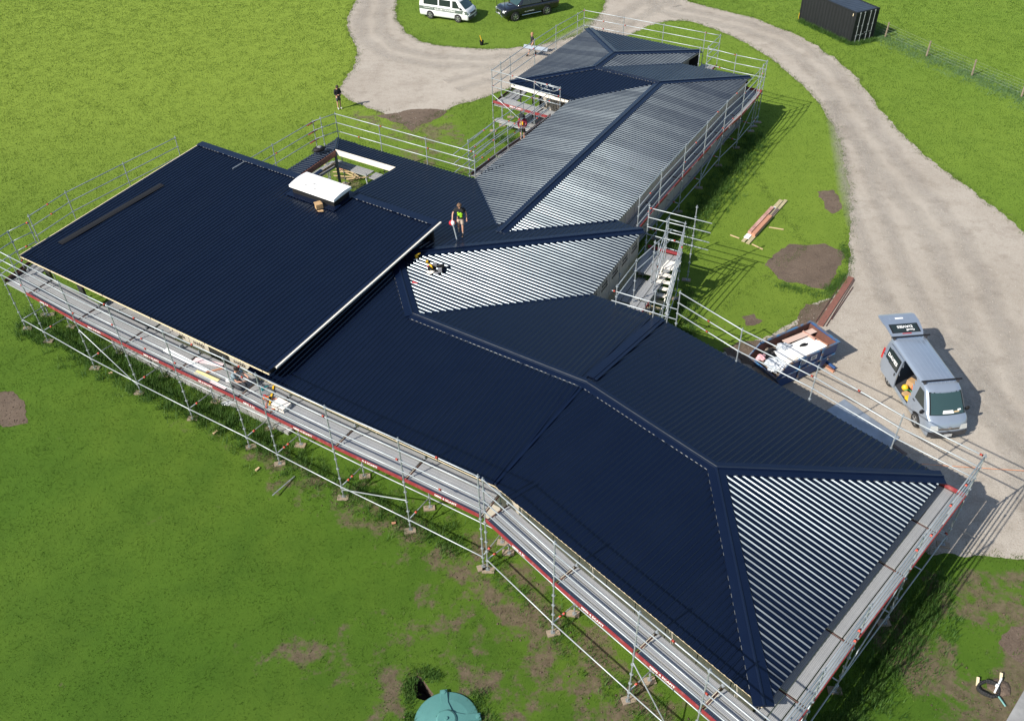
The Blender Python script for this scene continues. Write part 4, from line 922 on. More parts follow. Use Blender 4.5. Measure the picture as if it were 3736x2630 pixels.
class Shell:
    """vehicle shell: table rows (z, x_front, x_rear, half_width, corner radius, front bulge); x runs from the nose (0) to the tail"""
    def __init__(s, tab, n=10): s.tab = tab; s.n = n
    def body(s, holes=()):
        mb = MB(); rows = [ring_pts(*lerpk(s.tab, z), n=s.n) for z in s.zs]
        k = len(rows[0])
        for z, r in zip(s.zs, rows): mb.v += [(x, y, z) for x, y in r]
        for j in range(len(rows)-1):
            for i in range(k):
                a = rows[j][i]; b = rows[j][(i+1) % k]; cx, cy, cz = (a[0]+b[0])/2, (a[1]+b[1])/2, (s.zs[j]+s.zs[j+1])/2
                if any(h(cx, cy, cz) for h in holes): continue
                mb.f.append((j*k+i, j*k+(i+1) % k, (j+1)*k+(i+1) % k, (j+1)*k+i)); mb.m.append(0)
        mb.f += [tuple(range(k-1, -1, -1)), tuple(range((len(rows)-1)*k, len(rows)*k))]; mb.m += [0, 0]
        return mb
    def side(s, x, z, sg, o=.006): return (x, sg*(lerpk(s.tab, z)[2]+o), z)
    def side_patch(s, pts, sg, o=.006, th=.004):
        """polygon (x, z) laid on a side; returns a thin closed piece following the tumblehome"""
        mb = MB(); n = len(pts); A = [s.side(x, z, sg, o) for x, z in pts]; B = [s.side(x, z, sg, o-.012) for x, z in pts]
        fs = [tuple(range(n)), tuple(range(2*n-1, n-1, -1))]+[((i+1) % n, i, n+i, n+(i+1) % n) for i in range(n)]
        if sg > 0: fs = [f[::-1] for f in fs]
        return mb.add(A+B, fs)
    def front(s, y, z, o=.006):
        xf, xr, hw, r, b = lerpk(s.tab, z); return (xf-b*(1-(y/hw)**2)-o, y, z)
    def front_patch(s, z0, z1, w0, w1, o=.008, n=6, k=3, y0=0.):
        mb = MB()
        for j in range(k+1):
            z = z0+(z1-z0)*j/k; w = w0+(w1-w0)*j/k
            for i in range(n+1): mb.v.append(s.front(y0-w+2*w*i/n, z, o))
        for j in range(k):
            for i in range(n): a = j*(n+1)+i; mb.f.append((a, a+n+1, a+n+2, a+1)); mb.m.append(0)
        return mb
def wheel(parent, x, y, r, sg, w=.21, style='alloy'):
    mb = MB(); mb.lathe([(r*.62, -w/2), (r*.92, -w/2), (r, -w/2+.03), (r, w/2-.03), (r*.92, w/2), (r*.62, w/2)], 22, axis='y'); wh = obj('wheel', mb, MT['rubber'], parent, mtx=Matrix.Translation((x, y, r)))
    mb = MB(); mb.lathe([(.02, sg*(w/2-.05)), (r*.60, sg*(w/2-.06)), (r*.64, sg*(w/2)), (r*.60, sg*(w/2+.004)), (r*.55, sg*(w/2-.03))], 20, axis='y')
    for i in range(5):
        t = 2*math.pi*i/5; mb.box((-.035, -.012, .05), (.035, .012, r*.58), M=Matrix.Translation((0, sg*(w/2-.01), 0)) @ Matrix.Rotation(t, 4, 'Y'))
    mb.lathe([(.01, sg*(w/2+.008)), (.06, sg*(w/2+.004)), (.07, sg*(w/2-.03))], 12, axis='y')
    obj('rim', mb, MT['wheel'], wh)
    return wh
def arch(parent, sh, x, r, sg):
    mb = MB(); n = 14; v = []
    for rr, o in ((r*1.14, .012), (r*1.02, .012)):
        for i in range(n+1): t = math.pi*(-.08+1.16*i/n); v.append(sh.side(x+rr*math.cos(t), max(.3, r+rr*math.sin(t)), sg, o))
    mb.add(v, [(i, i+1, n+2+i, n+1+i) for i in range(n)]); 
    return mb
def well(parent, sh, x, r, sg):
    """dark wheel well disc just proud of the body side, behind the wheel"""
    n = 16; pts = [(x+r*1.12*math.cos(math.pi*(1-i/n)*1.0), max(.28, r+r*1.12*math.sin(math.pi*i/n))) for i in range(n+1)]
    obj('wheel_arch', sh.side_patch(pts+[(x+r*1.12, .26), (x-r*1.12, .26)], sg, .005), MT['black'], parent)
def mirror(parent, x, y, z, sg, m='black'):
    mb = MB(); mb.ball((x, y+sg*.13, z), .11, 10, sc=(.5, .9, 1.05)); mb.tube((x+.05, y-sg*.02, z-.06), (x, y+sg*.1, z-.02), .025, 6); obj('mirror', mb, MT[m], parent, smooth=True)
def plate(parent, text, Mx, w=.36, h=.13):
    mb = MB(); mb.box((-w/2, -h/2, -.006), (w/2, h/2, 0)); p = obj('number_plate', mb, MT['white'], parent, mtx=Mx); link('lettering', text_mesh(text, .105, MT['panel_text'], 1.), p, mtx=Matrix.Translation((0, 0, .001)))

# silver van, sliding door and tailgate open; nose towards the house corner
VT = [(.22, .10, 4.60, .78, .12, .06), (.30, .02, 4.66, .83, .16, .07), (.62, .0, 4.68, .845, .18, .08), (.70, .03, 4.68, .845, .18, .08), (.95, .10, 4.68, .845, .18, .09), (1.06, .22, 4.67, .84, .18, .09), (1.14, .40, 4.66, .835, .18, .09), (1.5, .70, 4.62, .80, .18, .09), (1.84, 1.02, 4.56, .755, .18, .08), (1.93, 1.22, 4.52, .72, .2, .06), (1.975, 1.45, 4.46, .64, .25, .04)]
def silver_van():
    t = empty('van', (17.69, 25.22, 0), math.atan2(1, -.085), 'silver van with its tailgate up and side door slid open, on gravel', 'van')
    sh = Shell(VT, 26); sh.zs = [r[0] for r in VT]; sh.zs = sorted(set(sh.zs+[.46, 1.3, 1.7]))
    hole = lambda x, y, z: (y > .6 and 1.82 < x < 2.98 and .46 < z < 1.86) or (x > 4.4 and abs(y) < .68 and .5 < z < 1.86)
    b = obj('body', sh.body((hole,)), MT['silver'], t, smooth=True)
    # load space
    mb = MB(); mb.box((1.7, -.74, .40), (4.5, .78, .44)); mb.box((1.7, -.76, .44), (4.5, -.72, 1.8)); mb.box((1.66, -.72, .44), (1.70, .60, 1.5)); obj('load_floor', mb, MT['grey_plastic'], t)
    mb = MB(); mb.box((1.85, .74, .33), (2.98, .90, .37)); 
    for i in range(12): mb.box((1.9+i*.09, .76, .37), (1.935+i*.09, .88, .376))
    obj('side_step', mb, MT['galv'], t)
    obj('windscreen', sh.front_patch(1.165, 1.83, .70, .63, .014, 6, 5), MT['glass_teal'], t, smooth=True)
    obj('windscreen_surround', sh.front_patch(1.142, 1.845, .75, .68, .006, 6, 5), MT['black'], t, smooth=True)
    for y, z, w, h, m in ((-.02, 1.20, .24, .10, 'white'), (-.38, 1.22, .12, .05, 'timber'), (-.5, 1.27, .08, .05, 'white')): obj('paper', sh.front_patch(z, z+h, w, w*.85, .018, 3, 2, y), MT[m], t)
    obj('bumper', sh.front_patch(.30, .60, .83, .84, .03, 10), MT['grey_plastic'], t, smooth=True)
    g = obj('grille', sh.front_patch(.68, .76, .46, .44, .02, 8, 2), MT['chrome'], t, smooth=True); obj('grille_slot', sh.front_patch(.70, .735, .43, .42, .026, 8, 1), MT['black'], t)
    obj('emblem', MB().lathe([(.02, -.01), (.055, -.01), (.055, .01), (.02, .01)], 14, axis='x'), MT['chrome'], t, mtx=Matrix.Translation((-.08, 0, .80)) @ Matrix.Diagonal((1, 1.4, 1, 1)))
    for sg in (1, -1):
        h = sh.front_patch(.66, .88, .17, .14, .022, 5, 2, sg*.62); obj('headlight', h, MT['lamp'], t, smooth=True)
        obj('front_window', sh.side_patch([(.72, 1.18), (1.52, 1.14), (1.52, 1.72), (1.16, 1.74)], sg), MT['glass'], t)
        mirror(t, .62, sg*.84, 1.16, sg)
        for x in (.98, 3.55): well(t, sh, x, .33, sg); wheel(t, x, sg*.76, .325, sg)
        obj('door_handle', sh.side_patch([(1.42, .98), (1.58, .98), (1.58, 1.03), (1.42, 1.03)], sg, .02), MT['grey_plastic'], t)
    obj('side_glass', sh.side_patch([(1.75, 1.18), (4.30, 1.18), (4.22, 1.70), (1.75, 1.72)], -1), MT['glass'], t)
    # sliding door pushed back along the side facing the house
    sd_ = obj('sliding_door', MB().add([(x, y+lerpk(VT, z)[2], z) for x, z, y in ((2.98, .34, .05), (4.22, .34, .07), (4.22, .34, .12), (2.98, .34, .10))]+[(x, y+lerpk(VT, z)[2], z) for x, z, y in ((2.98, 1.10, .05), (4.22, 1.10, .07), (4.22, 1.10, .12), (2.98, 1.10, .10))]+[(x, y+lerpk(VT, z)[2], z) for x, z, y in ((2.98, 1.84, .05), (4.22, 1.84, .07), (4.22, 1.84, .12), (2.98, 1.84, .10))],
              [(0, 1, 2, 3), (8, 11, 10, 9), (0, 4, 5, 1), (1, 5, 6, 2), (2, 6, 7, 3), (3, 7, 4, 0), (4, 8, 9, 5), (5, 9, 10, 6), (6, 10, 11, 7), (7, 11, 8, 4)]), MT['silver'], t)
    obj('door_window', sh.side_patch([(3.10, 1.16), (4.14, 1.16), (4.14, 1.70), (3.10, 1.70)], 1, .118), MT['glass'], sd_)
    obj('door_frame', sh.side_patch([(3.05, 1.12), (4.18, 1.12), (4.18, 1.74), (3.05, 1.74)], 1, .113), MT['black'], sd_)
    yv = lerpk(VT, 1.44)[2]+.125; link('lettering', text_mesh('DAVIES', .23, MT['white'], 1.15), sd_, mtx=frame((3.62, yv, 1.42), (-1, 0, 0), (0, 1, .12)))
    obj('door_handle', MB().box((3.10, .965, .92), (3.16, .985, 1.06)), MT['grey_plastic'], sd_)
    obj('rail_track', sh.side_patch([(3.0, 1.06), (4.5, 1.06), (4.5, 1.09), (3.0, 1.09)], 1, .01), MT['black'], t)
    # raised tailgate
    hx, hz = 4.50, 1.93; ang = R(8)
    Mt = Matrix.Translation((hx, 0, hz)) @ Matrix.Rotation(-ang, 4, 'Y')
    mb = MB(); n = 6
    prof = [(0, .70, 0), (.2, .76, .06), (.66, .80, .08), (.8, .83, .06), (1.30, .83, .0), (1.42, .76, -.06)]
    up = [(x, y, z) for x, y, z in prof]; k = len(prof)
    mb.add([(x, y, z) for x, y, z in prof]+[(x, -y, z) for x, y, z in prof]+[(x, y*.97, z-.07) for x, y, z in prof]+[(x, -y*.97, z-.07) for x, y, z in prof],
           [(i, k+i, k+i+1, i+1) for i in range(k-1)]+[(2*k+i+1, 3*k+i+1, 3*k+i, 2*k+i) for i in range(k-1)]+[(i, i+1, 2*k+i+1, 2*k+i) for i in range(k-1)]+[(k+i+1, k+i, 3*k+i, 3*k+i+1) for i in range(k-1)]+[(k, 0, 2*k, 3*k), (k-1, 2*k-1, 4*k-1, 3*k-1)])
    tg = obj('tailgate', mb, MT['silver'], t, mtx=Mt)
    def tg_patch(x0, x1, w, z, m, name, o=.01): 
        q = MB(); q.add([(x0, -w, z(x0)+o), (x1, -w, z(x1)+o), (x1, w, z(x1)+o), (x0, w, z(x0)+o), (x0, -w, z(x0)+o-.02), (x1, -w, z(x1)+o-.02), (x1, w, z(x1)+o-.02), (x0, w, z(x0)+o-.02)], [(0, 1, 2, 3), (7, 6, 5, 4), (0, 4, 5, 1), (1, 5, 6, 2), (2, 6, 7, 3), (3, 7, 4, 0)]); return obj(name, q, MT[m], tg)
    zz = lambda x: .06+.02*(x-.2)/.46
    tg_patch(.16, .66, .64, zz, 'black', 'window_seal', .012); tg_patch(.19, .63, .58, zz, 'glass', 'rear_window', .016)
    link('lettering', text_mesh('Geoff', .15, MT['white'], 1.1), tg, mtx=frame((.29, -.22, .089), (0, 1, 0), (-.03, 0, 1)))
    link('lettering', text_mesh('DAVIES', .19, MT['white'], 1.15), tg, mtx=frame((.48, -.02, .097), (0, 1, 0), (-.03, 0, 1)))
    tg_patch(.10, .135, .2, lambda x: .045, 'taillamp', 'brake_light', .012); tg_patch(.95, 1.12, .42, lambda x: .045-(x-.95)*.11, 'silver', 'plate_recess', .012); tg_patch(.99, 1.08, .18, lambda x: .04-(x-.95)*.11, 'white', 'number_plate', .022)
    # roof ribs and racks
    mb = MB()
    for i in range(7): y = -.54+i*.18; mb.box((1.35, y-.012, 1.968), (4.40, y+.012, 1.986))
    obj('roof_ribs', mb, MT['silver'], t)
    for x in (1.42, 4.30):
        rk = obj('roof_rack_bar', MB().box((x-.03, -.86, 2.06), (x+.03, .86, 2.10)), MT['black'], t)
        for sg in (1, -1): obj('rack_foot', MB().box((x-.05, sg*.70-.04, 1.93), (x+.05, sg*.70+.04, 2.06)), MT['grey_plastic'], rk)
    for sg in (1, -1): obj('tail_light', sh.side_patch([(4.5, .75), (4.64, .75), (4.62, 1.3), (4.5, 1.3)], sg, .01), MT['taillamp'], t)
    plate(t, 'MLW629', frame((-.125, 0, .42), (0, -1, 0), (-1, 0, 0)))
    for y in (.35, -.35): obj('seat', MB().box((1.2, y-.25, .5), (1.65, y+.25, 1.35)), MT['seat'], t)
    return t, basis(t)
sv, SVM = silver_van()
# goods inside the open side door, each loose thing its own
def loose(name, label, cat, mb, m, pos, rz=0, M0=None, group=None, smooth=False):
    o = obj(name, mb, MT[m] if isinstance(m, str) else m, smooth=smooth)
    o.matrix_world = (M0 or Matrix.Identity(4)) @ Matrix.Translation(pos) @ Matrix.Rotation(rz, 4, 'Z'); tag(o, label, cat, group); return o
MT['orange'] = mat('orange_plastic', (.75, .16, .02), .5); MT['yellow'] = mat('yellow_plastic', (.75, .45, .02), .5); MT['teal'] = mat('teal_plastic', (.02, .25, .27), .5); MT['green'] = mat('green_plastic', (.03, .3, .08), .5); MT['redp'] = mat('red_plastic', (.5, .02, .03), .5); MT['pinkfoam'] = mat('pink_wrap', (.7, .38, .40), .8); MT['grey_cloth'] = mat('grey_cloth', (.2, .2, .21), .9)
def rbox(w, d, h): return MB().box((-w/2, -d/2, 0), (w/2, d/2, h))
loose('toolbox', 'yellow flat tool case at the sill of the open van door', 'tool case', rbox(.42, .16, .14), 'yellow', (2.0, .66, .44), .2, SVM)
loose('carton', 'brown carton lying in the open van door, behind the yellow case', 'box', rbox(.55, .34, .12), 'card', (2.25, .55, .44), .3, SVM)
loose('toolbox', 'teal tool case inside the open van door', 'tool case', rbox(.3, .2, .2), 'teal', (1.95, .32, .44), -.2, SVM)
loose('crate', 'green tray of parts inside the open van door', 'tray', rbox(.5, .13, .12), 'green', (2.42, .42, .44), .6, SVM)
loose('bucket', 'yellow bag of parts inside the open van door', 'bag', MB().ball((0, 0, .12), .14, 10), 'yellow', (2.72, .55, .44), 0, SVM)
loose('carton', 'open brown carton high in the van behind the door gap', 'box', rbox(.36, .3, .3), 'card', (2.85, .2, .5), .5, SVM)
loose('cable_reel', 'coil of orange cable in the open van', 'cable', MB().lathe([(.10, 0), (.18, 0), (.18, .14), (.10, .14)], 14), 'orange', (2.55, .15, .56), 0, SVM)
loose('tool_bag', 'grey tool bag stuffed with tools in the open van', 'bag', MB().ball((0, 0, .14), .22, 10, sc=(1.1, .8, .7)), 'grey_cloth', (2.3, .25, .5), 0, SVM)

# older white van with a dark lettered band
WT = [(.25, .06, 4.62, .78, .12, .04), (.34, .0, 4.66, .83, .14, .06), (.70, .02, 4.68, .845, .16, .07), (.95, .12, 4.68, .845, .16, .08), (1.10, .28, 4.67, .84, .16, .08), (1.18, .42, 4.66, .835, .16, .08), (1.78, .98, 4.58, .76, .16, .06), (1.90, 1.2, 4.54, .72, .2, .05), (1.96, 1.4, 4.48, .64, .22, .04)]
def white_van():
    a = Vector((-6.27, 76.09)); b = Vector((-3.88, 74.98)); d = (a-b).normalized()      # from nose to tail
    nrm_ = Vector((d.y, -d.x))
    # +y of the van after rotation is (-d.y, d.x); the side seen from the house is the one with the lettering
    o = b-d*1.0-Vector((d.y, -d.x))*(-.76)
    t = empty('van', (o.x, o.y, 0), math.atan2(d.y, d.x), 'white van with a dark lettered band, parked on the grass island', 'van')
    sg = 1 if Vector((-d.y, d.x)).dot(Vector((0, -1))) > 0 else -1
    o = b-d*1.0-Vector((-d.y, d.x))*sg*.76; t.location = (o.x, o.y, 0)
    sh = Shell(WT, 12); sh.zs = sorted(set([r[0] for r in WT]+[1.45]))
    obj('body', sh.body(), MT['vanwhite'], t, smooth=True)
    obj('windscreen', sh.front_patch(1.14, 1.82, .72, .64, .012), MT['glass_teal'], t, smooth=True); obj('bumper', sh.front_patch(.32, .58, .83, .84, .03, 10), MT['grey_plastic'], t, smooth=True); obj('grille', sh.front_patch(.68, .84, .5, .48, .02, 8, 2), MT['grey_plastic'], t, smooth=True)
    for s_ in (1, -1):
        obj('headlight', sh.front_patch(.68, .84, .15, .14, .022, 5, 2, s_*.64), MT['lamp'], t, smooth=True)
        obj('front_window', sh.side_patch([(.78, 1.16), (1.48, 1.14), (1.48, 1.70), (1.14, 1.72)], s_), MT['glass'], t)
        for x0, x1 in ((1.66, 2.72), (2.84, 4.2)): obj('side_window', sh.side_patch([(x0, 1.20), (x1, 1.20), (x1, 1.70), (x0, 1.70)], s_), MT['glass'], t)
        bd = obj('side_band', sh.side_patch([(.1, .74), (4.62, .78), (4.62, 1.04), (.1, 1.0)], s_, .004), MT['band'], t)
        y = s_*(lerpk(WT, .88)[2]+.008); x = -s_
        link('lettering', text_mesh('GULLERY ROOFING', .21, MT['white'], 1.05), bd, mtx=frame((2.2, y, .89), (x, 0, 0), (0, s_, 0)))
        link('lettering', text_mesh('Quality Service Since 1987', .085, MT['white'], 1.0), bd, mtx=frame((3.75 if s_ > 0 else 3.75, y, .93), (x, 0, 0), (0, s_, 0)))
        lg = MB(); lg.lathe([(.0, -.003), (.10, -.003), (.10, .003), (.0, .003)], 16, axis='y'); obj('logo_disc', lg, MT['white'], bd, mtx=Matrix.Translation((.42, y, .84)))
        mirror(t, .66, s_*.84, 1.2, s_)
        for x_ in (1.0, 3.63): well(t, sh, x_, .33, s_); wheel(t, x_, s_*.765, .325, s_)
    plate(t, 'XU4081', frame((-.105, -.25, .44), (0, -1, 0), (-1, 0, 0)))
    return t
white_van()

def ute():
    f = Vector((.89, 74.99)); r_ = Vector((3.61, 76.41)); d = (r_-f).normalized(); s = 1 if Vector((-d.y, d.x)).dot(Vector((0, -1))) > 0 else -1
    o = f-d*.95-Vector((-d.y, d.x))*s*.80
    t = empty('pickup', (o.x, o.y, 0), math.atan2(d.y, d.x), 'black double-cab pickup with a bull bar, parked on the grass island', 'pickup')
    B = [(.42, .12, 5.15, .80, .14, .08), (.55, .03, 5.22, .88, .16, .1), (.80, .0, 5.24, .90, .16, .1), (.98, .06, 5.24, .90, .16, .1), (1.08, .20, 5.22, .88, .2, .1), (1.12, .35, 5.18, .84, .25, .1)]
    sh = Shell(B, 12); sh.zs = [q[0] for q in B]; obj('body', sh.body(), MT['navy_black'], t, smooth=True)
    Cb = [(1.08, 1.20, 3.62, .84, .14, .06), (1.2, 1.32, 3.60, .82, .14, .06), (1.62, 1.80, 3.50, .72, .14, .05), (1.74, 2.05, 3.40, .66, .2, .04), (1.77, 2.25, 3.3, .55, .2, .03)]
    cb = Shell(Cb, 8); cb.zs = [q[0] for q in Cb]; obj('cab', cb.body(), MT['navy_black'], t, smooth=True)
    cn = Shell([(1.08, 3.66, 5.16, .84, .12, 0), (1.25, 3.66, 5.12, .82, .12, 0), (1.66, 3.66, 4.95, .72, .14, 0), (1.74, 3.72, 4.85, .6, .2, 0)], 6); cn.zs = [1.08, 1.25, 1.66, 1.74]; obj('canopy', cn.body(), MT['navy_black'], t, smooth=True)
    obj('windscreen', cb.front_patch(1.18, 1.66, .70, .60, .012), MT['glass_teal'], t, smooth=True)
    obj('bonnet_scoop', MB().add([(.75, -.22, 1.12), (1.05, -.25, 1.12), (1.05, .25, 1.12), (.75, .22, 1.12), (.75, -.20, 1.19), (1.05, -.22, 1.16), (1.05, .22, 1.16), (.75, .20, 1.19)], [(0, 3, 2, 1), (4, 5, 6, 7), (0, 1, 5, 4), (1, 2, 6, 5), (2, 3, 7, 6), (3, 0, 4, 7)]), MT['navy_black'], t)
    obj('grille', sh.front_patch(.70, .94, .42, .42, .02, 8, 2), MT['chrome'], t, smooth=True)
    for s_ in (1, -1):
        obj('headlight', sh.front_patch(.80, .98, .16, .13, .024, 5, 2, s_*.66), MT['lamp'], t, smooth=True)
        obj('side_window', cb.side_patch([(1.62, 1.20), (2.44, 1.18), (2.44, 1.58), (1.86, 1.60)], s_), MT['glass'], t); obj('side_window', cb.side_patch([(2.52, 1.18), (3.40, 1.18), (3.34, 1.58), (2.52, 1.58)], s_), MT['glass'], t)
        obj('canopy_window', cn.side_patch([(3.8, 1.2), (4.95, 1.2), (4.85, 1.58), (3.8, 1.58)], s_), MT['glass'], t)
        sb = obj('side_step', MB().tube((1.55, s_*.92, .42), (3.4, s_*.92, .42), .04, 8), MT['chrome'], t); mirror(t, 1.35, s_*.86, 1.22, s_)
        obj('door_seam', sh.side_patch([(2.47, .55), (2.49, .55), (2.49, 1.05), (2.47, 1.05)], s_, .003), MT['black'], t)
        link('lettering', text_mesh('GULLERY ROOFING', .10, MT['white'], 1.), t, mtx=frame((2.3, s_*.906, .66), (-s_, 0, 0), (0, s_, 0)))
        for x in (.95, 4.02): well(t, sh, x, .40, s_); wheel(t, x, s_*.80, .385, s_, .25)
        tl = obj('tail_light', MB().box((5.14, s_*.74-.08, .82), (5.25, s_*.74+.08, 1.08)), MT['taillamp'], t)
    bb = MB(); bb.path([(-.14, -.62, .45), (-.20, -.42, .62), (-.20, -.40, 1.0), (-.18, .40, 1.0), (-.20, .42, .62), (-.14, .62, .45)], .038, 8); bb.tube((-.2, -.42, .62), (-.2, .42, .62), .038, 8); obj('bull_bar', bb, MT['chrome'], t)
    lr = MB()
    for x, y in ((.05, -.72), (.05, .72)): lr.tube((x, y, .7), (x, y, 1.95), .022, 6)
    lr.tube((.05, -.72, 1.95), (.05, .72, 1.95), .022, 6); lr.path([(.05, -.72, 1.95), (2.4, -.66, 1.95), (2.4, .66, 1.95), (.05, .72, 1.95)], .022, 6); obj('ladder_rack', lr, MT['black'], t)
    plate(t, 'ERD294', frame((-.155, -.0, .60), (0, -1, 0), (-1, 0, 0)))
ute()

# ---------------------------------------------------------------- shipping container and fence
def container():
    p = Vector((27.06, 68.26)); ax = (Vector((24.45, 73.75))-p).normalized()
    MT['cont'] = mat('black_container_paint', (.007, .0085, .0105), .6, var=.3, vscale=2); MT['cont_top'] = mat('faded_container_roof', (.035, .05, .072), .6, var=.25, vscale=1.5)
    t = empty('shipping_container', (p.x, p.y, 0), math.atan2(ax.y, ax.x), 'black shipping container on the grass beyond the road', 'container')
    Lc, w, h = 6.1, 2.34, 2.42             # local x away from the doors, -y to the right
    def corr(nx, flat, amp, f):
        pass
    mb = MB(); z = .04
    n = 34; prev = None                                     # corrugated long sides
    for sgn, y in ((1, -.03), (-1, -w+.03)):
        rows = []
        for i in range(n*2+1):
            x = .12+(Lc-.24)*i/(2*n); o = (.020 if (i//1) % 4 in (1, 2) else 0)*(-sgn)
            rows.append((x, y+o))
        b0 = len(mb.v)
        for x, yy in rows: mb.v += [(x, yy, .18), (x, yy, h-.10)]
        for i in range(len(rows)-1): a = b0+2*i; mb.f.append((a, a+2, a+3, a+1) if sgn < 0 else (a, a+1, a+3, a+2)); mb.m.append(0)
    mb.box((Lc-.06, -w+.05, .15), (Lc-.02, -.05, h-.05)); obj('side_wall', mb, MT['cont'], t)
    mb = MB(); rows = []
    for i in range(73): rows.append((.15+(Lc-.3)*i/72, h-.02-(.03 if i % 4 in (1, 2) else 0)))
    for x, zz in rows: mb.v += [(x, -.06, zz), (x, -w+.06, zz)]
    for i in range(72): mb.f.append((2*i, 2*i+1, 2*i+3, 2*i+2)); mb.m.append(0)
    obj('roof', mb, MT['cont_top'], t)
    fr = MB()
    for x in (0, Lc-.14):
        for y in (-.14, -w): fr.box((x, y, 0), (x+.14, y+.14, h))
    for y in (-.11, -w): fr.box((.14, y, h-.11), (Lc-.14, y+.11, h-.004)); fr.box((.14, y, .04), (Lc-.14, y+.11, .18))
    for x in (0.01, Lc-.13): fr.box((x, -w+.14, h-.12), (x+.12, -.14, h-.004)); fr.box((x, -w+.14, .04), (x+.12, -.14, .18))
    obj('frame', fr, MT['cont'], t)
    for y0, y1 in ((-.14, -w/2+.01), (-w/2-.01, -w+.14)):
        mb = MB(); mb.box((.03, y1, .18), (.07, y0, h-.12))
        for k in range(5): zz = .3+k*.4; mb.box((.018, y1+.06, zz), (.03, y0-.06, zz+.2))
        dr = obj('door', mb, MT['cont'], t)
        for f in (.28, .72):
            y = y0+(y1-y0)*f
            b = MB(); b.tube((-.02, y, .1), (-.02, y, h-.05), .022, 8)
            for zz in (.1, .55, 1.3, h-.1): b.box((-.045, y-.04, zz-.05), (.018, y+.04, zz+.05))
            s_ = 1 if f < .5 else 1
            b.box((-.05, y-.32*(1 if y0 > -1 else -1)*.8, .62), (-.03, y, .66)) if y0 > -1 else b.box((-.05, y, .72), (-.03, y+.25, .76))
            obj('locking_bar', b, MT['galv'], dr)
    obj('yellow_label', MB().box((.30, .0, h-.36), (.36, .006, h-.16)), MT['cream'], t)
    obj('plastic_strip', MB().box((Lc-.03, .0, .05), (Lc, .012, .6)), MT['yellow'], t)
container()
def fence():
    P = [(28.5, 73.3), (30.27, 69.57), (32.04, 65.50), (33.95, 61.75), (35.85, 57.99), (37.75, 54.2), (39.6, 50.5)]
    t = empty('wire_fence', (32.04, 65.5, 0), 0, 'post and wire fence running through long grass beyond the road', 'fence')
    mw = mat('weathered_fence_post', (.26, .21, .15), .9, col2=(.16, .13, .09), vscale=4); mwire = mat('fence_wire', (.42, .43, .40), .6, .2)
    for i, p in enumerate(P):
        o = Vector((random.uniform(-.05, .05), random.uniform(-.05, .05), 0)); mb = MB(); mb.tube((p[0], p[1], -.1), (p[0]+o.x, p[1]+o.y, 1.18), .07, 8, .06); obj('fence_post', mb, mw, t, True)
    for z in (.25, .45, .65, .85, 1.05):
        mb = MB(); mb.path([(x, y, z) for x, y in P], .003, 4); obj('wire', mb, mwire, t, True)
fence()

